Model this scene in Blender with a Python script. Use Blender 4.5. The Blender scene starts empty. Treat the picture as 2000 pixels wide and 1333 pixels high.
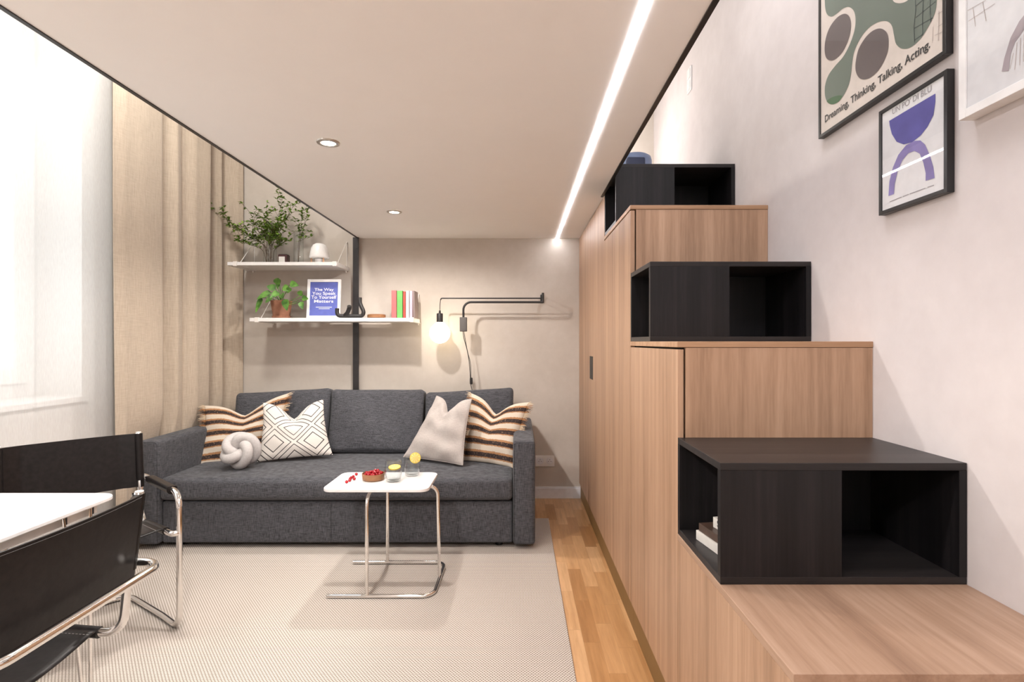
import bpy, bmesh, math, random
from mathutils import Vector, Matrix
random.seed(7)
S = bpy.context.scene
COL = S.collection
PI = math.pi

# ------------------------------------------------------------------ camera
CH = 1.23; FPX = 1067.0
cam_d = bpy.data.cameras.new('camera'); cam = bpy.data.objects.new('camera', cam_d); COL.objects.link(cam)
cam_d.sensor_width = 36; cam_d.lens = FPX / 2000 * 36
cam.location = (0, 0, CH); cam.rotation_euler = (PI/2, 0, 0)
cam_d.shift_x = -0.006; cam_d.shift_y = 0.00075; cam_d.clip_start = 0.02
S.camera = cam

# ------------------------------------------------------------------ world / exposure
w = bpy.data.worlds.new('sky'); S.world = w; w.use_nodes = True
bg = w.node_tree.nodes['Background']; bg.inputs[0].default_value = (0.86, 0.96, 1.0, 1); bg.inputs[1].default_value = 1.15
S.view_settings.view_transform = 'Standard'; S.view_settings.look = 'None'
S.view_settings.exposure = 0.95; S.view_settings.gamma = 1.0; S.view_settings.use_curve_mapping = False
S.cycles.max_bounces = 8; S.cycles.transparent_max_bounces = 16; S.cycles.sample_clamp_indirect = 6
S.cycles.caustics_reflective = False; S.cycles.caustics_refractive = False

def light(name, kind, loc, energy, color=(1, 1, 1), rot=(0, 0, 0), **kw):
    d = bpy.data.lights.new(name, kind); d.energy = energy; d.color = color
    for k, v in kw.items(): setattr(d, k, v)
    o = bpy.data.objects.new(name, d); COL.objects.link(o); o.location = loc; o.rotation_euler = rot
    return o
WARM = (1.0, 0.80, 0.62); NEUT = (1.0, 0.93, 0.90); COOL = (0.96, 0.95, 1.0)
DOWN = [(-0.775, 3.42), (-0.775, 2.23), (-0.775, 1.04), (-0.775, -0.15)]
for i, (x, y) in enumerate(DOWN):
    light('downlight_lamp', 'SPOT', (x, y, 2.035), 40, (1.0, 0.94, 0.89), spot_size=math.radians(168), spot_blend=0.45, shadow_soft_size=0.028)
# unseen area lights added as fill in the double-height part, no fixtures
light('upper_fill', 'AREA', (0.25, -1.3, 3.5), 36, (0.93, 0.95, 1.0), shape='DISK', size=0.9)
light('upper_fill', 'AREA', (-1.75, 2.6, 3.5), 24, (1.0, 0.95, 0.88), shape='DISK', size=0.4)
light('upper_fill', 'AREA', (0.45, 1.6, 3.5), 11, (0.93, 0.94, 1.0), shape='DISK', size=0.5)
light('loft_lamp', 'POINT', (0.52, 3.85, 2.60), 7, (1.0, 0.95, 0.92), shadow_soft_size=0.06)
po = light('window_portal', 'AREA', (-2.80, 2.2, 1.9), 1, (1, 1, 1), (0, -PI/2, 0), shape='RECTANGLE', size=2.2, size_y=1.9)
po.data.cycles.is_portal = True

# ------------------------------------------------------------------ node helpers
def new_mat(name):
    m = bpy.data.materials.new(name); m.use_nodes = True
    nt = m.node_tree; b = nt.nodes['Principled BSDF']
    return m, nt, b
def N(nt, t, **kw):
    n = nt.nodes.new(t)
    for k, v in kw.items(): setattr(n, k, v)
    return n
def L(nt, a, b): nt.links.new(a, b)
def coords(nt, kind='Object', scale=(1, 1, 1), rot=(0, 0, 0), loc=(0, 0, 0)):
    tc = N(nt, 'ShaderNodeTexCoord'); mp = N(nt, 'ShaderNodeMapping')
    mp.inputs['Scale'].default_value = scale; mp.inputs['Rotation'].default_value = rot; mp.inputs['Location'].default_value = loc
    L(nt, tc.outputs[kind], mp.inputs[0]); return mp.outputs[0]
def noise(nt, vec, scale=5, detail=4, rough=0.5):
    n = N(nt, 'ShaderNodeTexNoise'); n.inputs['Scale'].default_value = scale; n.inputs['Detail'].default_value = detail
    n.inputs['Roughness'].default_value = rough; L(nt, vec, n.inputs['Vector']); return n.outputs['Fac']
def ramp(nt, fac, stops, interp='LINEAR'):
    r = N(nt, 'ShaderNodeValToRGB'); cr = r.color_ramp; cr.interpolation = interp
    while len(cr.elements) < len(stops): cr.elements.new(0.5)
    for e, (p, c) in zip(cr.elements, stops): e.position = p; e.color = (*c, 1)
    L(nt, fac, r.inputs[0]); return r.outputs[0]
def mth(nt, op, a, b=None, c=None):
    n = N(nt, 'ShaderNodeMath', operation=op)
    for i, v in enumerate((a, b, c)):
        if v is None: continue
        if isinstance(v, (int, float)): n.inputs[i].default_value = v
        else: L(nt, v, n.inputs[i])
    return n.outputs[0]
def mix(nt, fac, a, b, blend='MIX'):
    n = N(nt, 'ShaderNodeMix', data_type='RGBA', blend_type=blend)
    for i, v in ((0, fac), (6, a), (7, b)):
        if isinstance(v, (int, float)): n.inputs[i].default_value = v
        elif isinstance(v, tuple): n.inputs[i].default_value = (*v, 1) if len(v) == 3 else v
        else: L(nt, v, n.inputs[i])
    return n.outputs[2]
def bump(nt, b, h, strength=0.2, dist=0.002):
    n = N(nt, 'ShaderNodeBump'); n.inputs['Strength'].default_value = strength; n.inputs['Distance'].default_value = dist
    L(nt, h, n.inputs['Height']); L(nt, n.outputs[0], b.inputs['Normal'])
def plain(name, col, rough=0.5, metal=0.0, var=0.04, nscale=30, bmp=0.0, spec=0.5, emis=None, estr=0):
    m, nt, b = new_mat(name)
    v = coords(nt); f = noise(nt, v, nscale, 3)
    c0 = tuple(max(0, x * (1 - var)) for x in col); c1 = tuple(min(1, x * (1 + var)) for x in col)
    L(nt, ramp(nt, f, [(0.3, c0), (0.7, c1)]), b.inputs['Base Color'])
    b.inputs['Roughness'].default_value = rough; b.inputs['Metallic'].default_value = metal
    b.inputs['Specular IOR Level'].default_value = spec
    if bmp: bump(nt, b, f, bmp, 0.001)
    if emis: b.inputs['Emission Color'].default_value = (*emis, 1); b.inputs['Emission Strength'].default_value = estr
    return m
def wall_mat(name, a, b_, scale=1.6):
    m, nt, b = new_mat(name); v = coords(nt)
    f = noise(nt, v, scale, 6, 0.62); f2 = noise(nt, v, scale * 9, 5, 0.6)
    ff = mth(nt, 'ADD', mth(nt, 'MULTIPLY', f, 0.75), mth(nt, 'MULTIPLY', f2, 0.25))
    L(nt, ramp(nt, ff, [(0.38, a), (0.62, b_)]), b.inputs['Base Color'])
    b.inputs['Roughness'].default_value = 0.85; b.inputs['Specular IOR Level'].default_value = 0.2
    bump(nt, b, f2, 0.12, 0.003); return m
def wood_mat(name, axis, c0, c1, c2, rough=0.45, fine=1.0):
    m, nt, b = new_mat(name)
    sc = [46 * fine] * 3; sc[axis] = 1.1
    v = coords(nt, scale=tuple(sc)); sc2 = [13 * fine] * 3; sc2[axis] = 0.5
    v2 = coords(nt, scale=tuple(sc2)); sc3 = [170 * fine] * 3; sc3[axis] = 14
    v3 = coords(nt, scale=tuple(sc3))
    f = mth(nt, 'ADD', mth(nt, 'MULTIPLY', noise(nt, v, 1, 4, 0.6), 0.45), mth(nt, 'MULTIPLY', noise(nt, v2, 1, 3), 0.4))
    f = mth(nt, 'ADD', f, mth(nt, 'MULTIPLY', noise(nt, v3, 1, 2), 0.15))
    L(nt, ramp(nt, f, [(0.36, c0), (0.5, c1), (0.64, c2)]), b.inputs['Base Color'])
    b.inputs['Roughness'].default_value = rough; b.inputs['Specular IOR Level'].default_value = 0.28 if c2[0] < .1 else 0.4; bump(nt, b, f, 0.12, 0.0008); return m

M = {}
M['wall'] = wall_mat('limewash_beige', (0.51, 0.455, 0.40), (0.585, 0.53, 0.475))
M['wall_right'] = wall_mat('limewash_cool_lit', (0.575, 0.525, 0.515), (0.65, 0.60, 0.59))  # same limewash paint; this copy has the cooler light put into its colour
M['white_wall'] = wall_mat('white_plaster', (0.76, 0.74, 0.72), (0.80, 0.78, 0.76))
M['ceiling'] = wall_mat('ceiling_paint', (0.86, 0.835, 0.81), (0.88, 0.855, 0.83))
M['oak_v'] = wood_mat('oak_veneer_vertical', 2, (0.275, 0.162, 0.098), (0.385, 0.234, 0.147), (0.48, 0.31, 0.205))
M['oak_y'] = wood_mat('oak_veneer_lengthwise', 1, (0.235, 0.138, 0.09), (0.33, 0.205, 0.137), (0.41, 0.27, 0.19))
M['oak_x'] = wood_mat('oak_edge_band', 0, (0.30, 0.165, 0.09), (0.40, 0.235, 0.135), (0.47, 0.29, 0.18))
M['black_v'] = wood_mat('black_ash_vertical', 2, (0.004, 0.0035, 0.004), (0.009, 0.008, 0.009), (0.018, 0.015, 0.016), 0.42)
M['black_y'] = wood_mat('black_ash_lengthwise', 0, (0.010, 0.008, 0.008), (0.020, 0.017, 0.017), (0.032, 0.027, 0.026), 0.38)
M['plinth'] = plain('plinth_brown', (0.20, 0.115, 0.04), 0.5)
M['dark_gap'] = plain('shadow_gap_board', (0.02, 0.014, 0.01), 0.9)
M['steel'] = plain('dark_steel', (0.035, 0.032, 0.032), 0.4, 0.4, var=0.25, nscale=9)
M['black_metal'] = plain('black_powder_coat', (0.018, 0.016, 0.016), 0.45)
M['grey_plastic'] = plain('grey_transformer', (0.10, 0.09, 0.085), 0.5)
M['white'] = plain('white_lacquer', (0.80, 0.785, 0.775), 0.35)
M['white_metal'] = plain('white_metal', (0.78, 0.75, 0.72), 0.4)
M['table_white'] = plain('white_laminate', (0.82, 0.80, 0.79), 0.28)
M['trim_white'] = plain('baseboard_white', (0.76, 0.76, 0.79), 0.4)
M['chrome'] = plain('chrome', (0.82, 0.80, 0.78), 0.09, 1.0, var=0.02)
M['leather'] = plain('black_leather', (0.010, 0.008, 0.008), 0.36, 0, var=0.35, nscale=60, bmp=0.25, spec=0.25)
M['stitch'] = plain('pale_stitching', (0.35, 0.33, 0.32), 0.8)
M['thread'] = plain('dark_grey_thread', (0.07, 0.065, 0.065), 0.7)
M['rubber'] = plain('black_foot', (0.01, 0.01, 0.01), 0.5)

def glass_mat(name, tint=(1, 1, 1), rough=0.0, ior=1.45):
    m, nt, b = new_mat(name)
    f = noise(nt, coords(nt), 3, 1)
    L(nt, ramp(nt, f, [(0, tuple(c * .985 for c in tint)), (1, tint)]), b.inputs['Base Color'])
    b.inputs['Roughness'].default_value = rough; b.inputs['IOR'].default_value = ior
    b.inputs['Transmission Weight'].default_value = 1.0; return m
def pane_mat(name, tint=(1, 1, 1), ior=1.45):
    m, nt, b = new_mat(name); nt.nodes.remove(b)
    out = nt.nodes['Material Output']; t = N(nt, 'ShaderNodeBsdfTransparent'); g = N(nt, 'ShaderNodeBsdfGlossy')
    g.inputs['Roughness'].default_value = 0.02; fr = N(nt, 'ShaderNodeFresnel'); geo = N(nt, 'ShaderNodeNewGeometry')
    L(nt, mth(nt, 'ADD', ior, mth(nt, 'MULTIPLY', geo.outputs['Backfacing'], 1 / ior - ior)), fr.inputs[0])
    t.inputs[0].default_value = (*tint, 1)
    mx = N(nt, 'ShaderNodeMixShader'); L(nt, fr.outputs[0], mx.inputs[0]); L(nt, t.outputs[0], mx.inputs[1]); L(nt, g.outputs[0], mx.inputs[2])
    L(nt, mx.outputs[0], out.inputs[0]); return m
M['pane'] = pane_mat('thin_pane'); M['glass'] = pane_mat('clear_glass', (.975, .985, .985)); M['water'] = pane_mat('water', (.93, .95, .96), 1.7)
def sheer_mat():
    m, nt, b = new_mat('sheer_voile'); nt.nodes.remove(b)
    out = nt.nodes['Material Output']; t = N(nt, 'ShaderNodeBsdfTransparent'); d = N(nt, 'ShaderNodeBsdfDiffuse'); tr = N(nt, 'ShaderNodeBsdfTranslucent')
    v = coords(nt, scale=(400, 400, 30)); f = noise(nt, v, 1, 2)
    c = ramp(nt, f, [(0.3, (0.84, 0.82, 0.80)), (0.7, (0.94, 0.93, 0.92))])
    L(nt, c, d.inputs[0]); L(nt, c, tr.inputs[0])
    m1 = N(nt, 'ShaderNodeMixShader'); m1.inputs[0].default_value = 0.5; L(nt, d.outputs[0], m1.inputs[1]); L(nt, tr.outputs[0], m1.inputs[2])
    m2 = N(nt, 'ShaderNodeMixShader'); m2.inputs[0].default_value = 0.44; L(nt, t.outputs[0], m2.inputs[1]); L(nt, m1.outputs[0], m2.inputs[2])
    L(nt, m2.outputs[0], out.inputs[0]); return m
M['sheer'] = sheer_mat()
def curtain_mat():
    m, nt, b = new_mat('linen_curtain')
    v = coords(nt, scale=(260, 260, 14)); v2 = coords(nt, scale=(20, 20, 260))
    f = mth(nt, 'ADD', mth(nt, 'MULTIPLY', noise(nt, v, 1, 3), 0.6), mth(nt, 'MULTIPLY', noise(nt, v2, 1, 3), 0.4))
    L(nt, ramp(nt, f, [(0.35, (0.40, 0.325, 0.25)), (0.65, (0.51, 0.425, 0.335))]), b.inputs['Base Color'])
    b.inputs['Roughness'].default_value = 0.9; b.inputs['Sheen Weight'].default_value = 0.15
    bump(nt, b, f, 0.2, 0.001); return m
M['curtain'] = curtain_mat()
def sofa_mat(name, c0, c1):
    m, nt, b = new_mat(name)
    v = coords(nt, scale=(30, 30, 420)); v2 = coords(nt, scale=(420, 420, 30))
    f = mth(nt, 'ADD', mth(nt, 'MULTIPLY', noise(nt, v, 1, 3), 0.5), mth(nt, 'MULTIPLY', noise(nt, v2, 1, 3), 0.5))
    L(nt, ramp(nt, f, [(0.38, c0), (0.62, c1)]), b.inputs['Base Color'])
    b.inputs['Roughness'].default_value = 0.95; b.inputs['Specular IOR Level'].default_value = 0.15; b.inputs['Sheen Weight'].default_value = 0.1
    bump(nt, b, f, 0.35, 0.0015); return m
M['sofa'] = sofa_mat('charcoal_weave', (0.034, 0.035, 0.040), (0.112, 0.112, 0.124))
def rug_mat():
    m, nt, b = new_mat('flatweave_rug')
    tc = N(nt, 'ShaderNodeTexCoord'); sp = N(nt, 'ShaderNodeSeparateXYZ'); L(nt, tc.outputs['Object'], sp.inputs[0])
    p = 0.0125
    row = mth(nt, 'FLOOR', mth(nt, 'DIVIDE', sp.outputs[1], p * 0.62))
    off = mth(nt, 'MULTIPLY', mth(nt, 'MODULO', mth(nt, 'ADD', row, 4000), 2), 0.5)
    cx = mth(nt, 'ABSOLUTE', mth(nt, 'SUBTRACT', mth(nt, 'FRACT', mth(nt, 'ADD', mth(nt, 'DIVIDE', sp.outputs[0], p), off)), 0.5))
    cy = mth(nt, 'ABSOLUTE', mth(nt, 'SUBTRACT', mth(nt, 'FRACT', mth(nt, 'DIVIDE', sp.outputs[1], p * 0.62)), 0.5))
    d = mth(nt, 'SQRT', mth(nt, 'ADD', mth(nt, 'POWER', cx, 2), mth(nt, 'MULTIPLY', mth(nt, 'POWER', cy, 2), 0.7)))
    nz = noise(nt, coords(nt), 300, 2)
    d = mth(nt, 'ADD', d, mth(nt, 'MULTIPLY', mth(nt, 'SUBTRACT', nz, 0.5), 0.12))
    base = ramp(nt, d, [(0.28, (0.66, 0.605, 0.55)), (0.50, (0.20, 0.155, 0.125))])
    var = ramp(nt, noise(nt, coords(nt), 1.3, 3), [(0.3, (0.95, 0.95, 0.95)), (0.7, (1, 1, 1))])
    L(nt, mix(nt, 1.0, base, var, 'MULTIPLY'), b.inputs['Base Color'])
    b.inputs['Roughness'].default_value = 0.95; b.inputs['Specular IOR Level'].default_value = 0.1
    bump(nt, b, mth(nt, 'SUBTRACT', 1.0, d), 0.5, 0.002); return m
M['rug'] = rug_mat()
def parquet_mat():
    m, nt, b = new_mat('oak_parquet')
    tc = N(nt, 'ShaderNodeTexCoord'); sp = N(nt, 'ShaderNodeSeparateXYZ'); L(nt, tc.outputs['Object'], sp.inputs[0])
    wd = 0.068
    xs = mth(nt, 'DIVIDE', mth(nt, 'ADD', sp.outputs[0], 10.0), wd); col = mth(nt, 'FLOOR', xs)
    wn = N(nt, 'ShaderNodeTexWhiteNoise', noise_dimensions='1D'); L(nt, col, wn.inputs['W'])
    ys = mth(nt, 'DIVIDE', mth(nt, 'ADD', sp.outputs[1], mth(nt, 'MULTIPLY', wn.outputs[0], 3.0)), 0.36)
    row = mth(nt, 'FLOOR', mth(nt, 'ADD', ys, 20)); cb = N(nt, 'ShaderNodeCombineXYZ'); L(nt, col, cb.inputs[0]); L(nt, row, cb.inputs[1])
    w2 = N(nt, 'ShaderNodeTexWhiteNoise', noise_dimensions='2D'); L(nt, cb.outputs[0], w2.inputs['Vector'])
    block = ramp(nt, w2.outputs[0], [(0.0, (0.37, 0.185, 0.072)), (0.18, (0.45, 0.24, 0.10)), (0.5, (0.56, 0.325, 0.155)), (1.0, (0.64, 0.40, 0.215))])
    addv = N(nt, 'ShaderNodeVectorMath', operation='ADD'); mp = coords(nt, scale=(45, 3.2, 1)); L(nt, mp, addv.inputs[0])
    sc = N(nt, 'ShaderNodeVectorMath', operation='SCALE'); L(nt, w2.outputs['Color'], sc.inputs[0]); sc.inputs['Scale'].default_value = 40; L(nt, sc.outputs[0], addv.inputs[1])
    g = noise(nt, addv.outputs[0], 1, 5, 0.65)
    grain = ramp(nt, g, [(0.3, (0.80, 0.74, 0.66)), (0.62, (1.05, 1.03, 1.0))])
    c = mix(nt, 1.0, block, grain, 'MULTIPLY')
    ex = mth(nt, 'ABSOLUTE', mth(nt, 'SUBTRACT', mth(nt, 'FRACT', xs), 0.5)); ey = mth(nt, 'ABSOLUTE', mth(nt, 'SUBTRACT', mth(nt, 'FRACT', ys), 0.5))
    e = mth(nt, 'MAXIMUM', mth(nt, 'GREATER_THAN', ex, 0.49), mth(nt, 'GREATER_THAN', ey, 0.4965))
    L(nt, mix(nt, mth(nt, 'MULTIPLY', e, 0.35), c, (0.2, 0.1, 0.04)), b.inputs['Base Color'])
    b.inputs['Roughness'].default_value = 0.33; bump(nt, b, g, 0.05, 0.001); return m
M['parquet'] = parquet_mat()

# ------------------------------------------------------------------ mesh helpers
BO = {}          # build origin of each thing
def tag(o, label=None, cat=None, group=None, kind=None):
    if label: o['label'] = label
    if cat: o['category'] = cat
    if group: o['group'] = group
    if kind: o['kind'] = kind
    return o
def thing(name, label, cat, loc, group=None):
    o = bpy.data.objects.new(name, None); COL.objects.link(o); o.empty_display_size = 0.05
    o.location = loc; BO[o] = Vector(loc); return tag(o, label, cat, group)
def obj(name, bm, mat, parent=None, bevel=0, seg=2, smooth=False, sub=0, origin=None, label=None, auto=None):
    bo = BO[parent] if parent else Vector(origin if origin is not None else (0, 0, 0))
    bmesh.ops.recalc_face_normals(bm, faces=bm.faces)
    bmesh.ops.translate(bm, verts=bm.verts, vec=-bo)
    me = bpy.data.meshes.new(name); bm.to_mesh(me); bm.free()
    for f in me.polygons: f.use_smooth = smooth or auto is not None
    if auto is not None: me.set_sharp_from_angle(angle=math.radians(auto))
    for m_ in (mat if isinstance(mat, list) else [mat]): me.materials.append(m_)
    o = bpy.data.objects.new(name, me); COL.objects.link(o)
    if parent: o.parent = parent
    else: o.location = bo
    BO[o] = bo
    if bevel:
        b = o.modifiers.new('bevel', 'BEVEL'); b.width = bevel; b.segments = seg; b.limit_method = 'ANGLE'; b.angle_limit = math.radians(40)
        for f in me.polygons: f.use_smooth = True
        me.set_sharp_from_angle(angle=math.radians(35)) if not smooth else None
        b.harden_normals = True
    if sub:
        s_ = o.modifiers.new('subsurf', 'SUBSURF'); s_.levels = sub; s_.render_levels = sub
    if label: o['label'] = label
    return o
def nb(): return bmesh.new()
def box(bm, x0, x1, y0, y1, z0, z1, mi=0):
    vs = [bm.verts.new(c) for c in ((x0, y0, z0), (x1, y0, z0), (x1, y1, z0), (x0, y1, z0), (x0, y0, z1), (x1, y0, z1), (x1, y1, z1), (x0, y1, z1))]
    for q in ((3, 2, 1, 0), (4, 5, 6, 7), (0, 1, 5, 4), (1, 2, 6, 5), (2, 3, 7, 6), (3, 0, 4, 7)):
        f = bm.faces.new([vs[i] for i in q]); f.material_index = mi
    return vs
def fillet(pts, r, n=8, closed=False):
    pts = [Vector(p) for p in pts]; out = []; m = len(pts)
    for i in range(m):
        if not closed and i in (0, m - 1): out.append(pts[i]); continue
        a, b, c = pts[i - 1], pts[i], pts[(i + 1) % m]
        u = (a - b); v = (c - b); rr = min(r, u.length * .48, v.length * .48); u.normalize(); v.normalize()
        ang = u.angle(v)
        if ang > math.radians(176): out.append(b); continue
        t = rr                                   # tangent length
        R = t * math.tan(ang / 2); cen = b + (u + v).normalized() * (R / math.sin(ang / 2))
        p0 = b + u * t - cen; p1 = b + v * t - cen
        L0 = p0.length; p0.normalize(); p1.normalize()
        for k in range(n + 1): out.append(cen + p0.slerp(p1, k / n) * L0)
    return out
def tube(bm, pts, r, seg=12, closed=False, caps=True, radii=None):
    pts = [Vector(p) for p in pts]; m = len(pts)
    tans = []
    for i in range(m):
        if closed: t = pts[(i + 1) % m] - pts[i - 1]
        else: t = pts[min(i + 1, m - 1)] - pts[max(i - 1, 0)]
        tans.append(t.normalized())
    nrm = tans[0].orthogonal().normalized(); rings = []
    for i in range(m):
        if i:
            q = tans[i - 1].rotation_difference(tans[i]); nrm = q @ nrm
            nrm = (nrm - tans[i] * nrm.dot(tans[i])).normalized()
        bi = tans[i].cross(nrm); rr = radii[i] if radii else r
        rings.append([bm.verts.new(pts[i] + (nrm * math.cos(2 * PI * k / seg) + bi * math.sin(2 * PI * k / seg)) * rr) for k in range(seg)])
    if closed:   # align seam
        best = min(range(seg), key=lambda s: sum((rings[0][(k + s) % seg].co - rings[-1][k].co).length for k in range(0, seg, 3)))
    for i in range(m if closed else m - 1):
        a = rings[i]; b = rings[(i + 1) % m]; sh = best if closed and i == m - 1 else 0
        for k in range(seg): bm.faces.new([a[k], a[(k + 1) % seg], b[(k + 1 + sh) % seg], b[(k + sh) % seg]])
    if not closed and caps:
        bm.faces.new(list(reversed(rings[0]))); bm.faces.new(rings[-1])
def lathe(bm, prof, c, seg=32, squash=1.0, closed=False):
    rings = []
    for (r, z) in prof:
        if r < 1e-6: rings.append([bm.verts.new((c[0], c[1], c[2] + z))]); continue
        rings.append([bm.verts.new((c[0] + r * math.cos(2 * PI * k / seg), c[1] + squash * r * math.sin(2 * PI * k / seg), c[2] + z)) for k in range(seg)])
    pr = list(zip(rings, rings[1:])) + ([(rings[-1], rings[0])] if closed else [])
    for a, b in pr:
        for k in range(seg):
            k2 = (k + 1) % seg
            if len(a) == 1 and len(b) == 1: continue
            if len(a) == 1: bm.faces.new([a[0], b[k2], b[k]])
            elif len(b) == 1: bm.faces.new([a[k], a[k2], b[0]])
            else: bm.faces.new([a[k], a[k2], b[k2], b[k]])
def prism(bm, poly, ax, a0, a1, mi=0):
    """poly = 2D points on the other two axes (in axis order), extruded along ax."""
    def mk(p, a): l = list(p); l.insert(ax, a); return l
    A = [bm.verts.new(mk(p, a0)) for p in poly]; B = [bm.verts.new(mk(p, a1)) for p in poly]
    n = len(poly); fs = [bm.faces.new(A), bm.faces.new(list(reversed(B)))]
    for i in range(n): fs.append(bm.faces.new([A[i], B[i], B[(i + 1) % n], A[(i + 1) % n]]))
    for f in fs: f.material_index = mi
def plate(bm, poly3, off):
    """thin plate: polygon of 3D points thickened by vector off."""
    off = Vector(off); A = [bm.verts.new(p) for p in poly3]; B = [bm.verts.new(Vector(p) + off) for p in poly3]
    n = len(A); bm.faces.new(A); bm.faces.new(list(reversed(B)))
    for i in range(n): bm.faces.new([A[i], B[i], B[(i + 1) % n], A[(i + 1) % n]])
def smooth_poly(pts, n=6, closed=True):
    out = []; m = len(pts)
    for i in range(m if closed else m - 1):
        p0 = pts[(i - 1) % m] if closed or i > 0 else pts[0]; p1 = pts[i]; p2 = pts[(i + 1) % m]
        p3 = pts[(i + 2) % m] if closed or i + 2 < m else pts[-1]
        for k in range(n):
            t = k / n
            out.append(tuple(0.5 * ((2 * b) + (-a + c) * t + (2 * a - 5 * b + 4 * c - d) * t * t + (-a + 3 * b - 3 * c + d) * t ** 3) for a, b, c, d in zip(p0, p1, p2, p3)))
    if not closed: out.append(tuple(pts[-1]))
    return out
def rbox(bm, c, h, r, n=8, bulge=(0, 0, 0), fn=None):
    """rounded, optionally puffed box: c centre, h half sizes"""
    c = Vector(c)
    def ts(hh):
        e = [(-1 + (r / hh) * (1 - math.cos(PI / 2 * k / 4))) for k in range(4)]
        e = [-1 + (r / hh) * k / 4 for k in range(4)]
        mid = [-1 + r / hh + (2 - 2 * r / hh) * k / n for k in range(n + 1)]
        return e + mid + [-x for x in reversed(e)]
    T = [ts(h[i]) for i in range(3)]
    def mp(p):
        q = Vector([p[i] * h[i] for i in range(3)]); inn = Vector([max(-(h[i] - r), min(h[i] - r, q[i])) for i in range(3)])
        d = q - inn
        if d.length > 1e-9:
            k = max(abs(x) for x in d); d = d.normalized() * k if True else d; q = inn + d
        for i in range(3):
            a, b = p[(i + 1) % 3], p[(i + 2) % 3]
            q[i] += bulge[i] * (p[i]) * (1 - a * a) * (1 - b * b)
        if fn: q = fn(q, p)
        return c + q
    for ax in range(3):
        u, v = (ax + 1) % 3, (ax + 2) % 3
        for s in (-1, 1):
            g = []
            for a in T[u]:
                rw = []
                for b in T[v]:
                    p = [0, 0, 0]; p[ax] = s; p[u] = a; p[v] = b; rw.append(bm.verts.new(mp(p)))
                g.append(rw)
            for i in range(len(g) - 1):
                for j in range(len(g[0]) - 1): bm.faces.new([g[i][j], g[i + 1][j], g[i + 1][j + 1], g[i][j + 1]])
    bmesh.ops.remove_doubles(bm, verts=bm.verts, dist=1e-5)
def Wp(px, py, Y): return Vector(((px - 1012) * Y / FPX, Y, CH + (668 - py) * Y / FPX))
def onwall(px, py, X):
    Y = FPX * X / (px - 1012); return Vector((X, Y, CH + (668 - py) * Y / FPX))
def text_mesh(name, body, mat, parent, origin, right, up, width=None, size=0.05, align='LEFT', extr=0.0004, bold=0.0, track=1.0, height=None):
    cu = bpy.data.curves.new(name, 'FONT'); cu.body = body; cu.size = size; cu.align_x = align; cu.extrude = 0.0; cu.offset = bold; cu.space_character = track
    t = bpy.data.objects.new('tmp', cu); me = bpy.data.meshes.new_from_object(t)
    bpy.data.objects.remove(t); bpy.data.curves.remove(cu)
    xs = [v.co.x for v in me.vertices]; k = 1.0
    if width and xs: k = width / (max(xs) - min(xs))
    ky = k
    if height:
        ys = [v.co.y for v in me.vertices]; ky = height / (max(ys) - min(ys))
    right = Vector(right).normalized(); up = Vector(up).normalized(); nn = right.cross(up)
    x0 = min(xs) if align == 'LEFT' else 0
    bo = BO[parent]
    for v in me.vertices: v.co = Vector(origin) + right * ((v.co.x - x0) * k) + up * (v.co.y * ky) + nn * extr - bo
    me.materials.append(mat); me.name = name
    o = bpy.data.objects.new(name, me); COL.objects.link(o); o.parent = parent; BO[o] = bo
    return o
def dup(o, parent=None, loc=None):
    c = o.copy(); COL.objects.link(c); c.parent = parent
    if loc is not None: c.location = loc
    for ch in [x for x in COL.objects if x.parent == o]: dup(ch, c)
    return c

# ------------------------------------------------------------------ room shell
YB = 4.30; XR = 1.067; XL = -2.42; XC = 0.48; ZL = 2.045; ZT = 3.6; YF = -2.2
def struct(name, bm, m, **k):
    o = obj(name, bm, m, **k); o['kind'] = 'structure'; return o
b = nb(); box(b, XL - .5, XR + .1, YF - .1, YB + .1, -.1, 0); struct('floor', b, M['parquet'])
b = nb(); box(b, XL - .5, XR + .1, YB, YB + .1, 0, ZT); struct('wall_back', b, M['wall'])
b = nb(); box(b, XR, XR + .1, YF, YB, 0, ZT); struct('wall_right', b, M['wall_right'])
b = nb(); box(b, XL - .5, XR + .1, YF - .1, YF, 0, ZT); struct('wall_front', b, M['white_wall'])
b = nb(); box(b, XL - .5, XR + .1, YF - .1, YB + .1, ZT, ZT + .1); struct('ceiling', b, M['white_wall'])
# left wall with the window opening
WY0, WY1, WZ0, WZ1 = 1.1, 3.03, 0.93, 2.95
b = nb()
box(b, XL - .5, XL, YF, WY0, 0, ZT); box(b, XL - .5, XL, WY1, YB, 0, ZT)
box(b, XL - .5, XL, WY0, WY1, 0, WZ0); box(b, XL - .5, XL, WY0, WY1, WZ1, ZT)
struct('wall_left', b, M['white_wall'])
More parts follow.
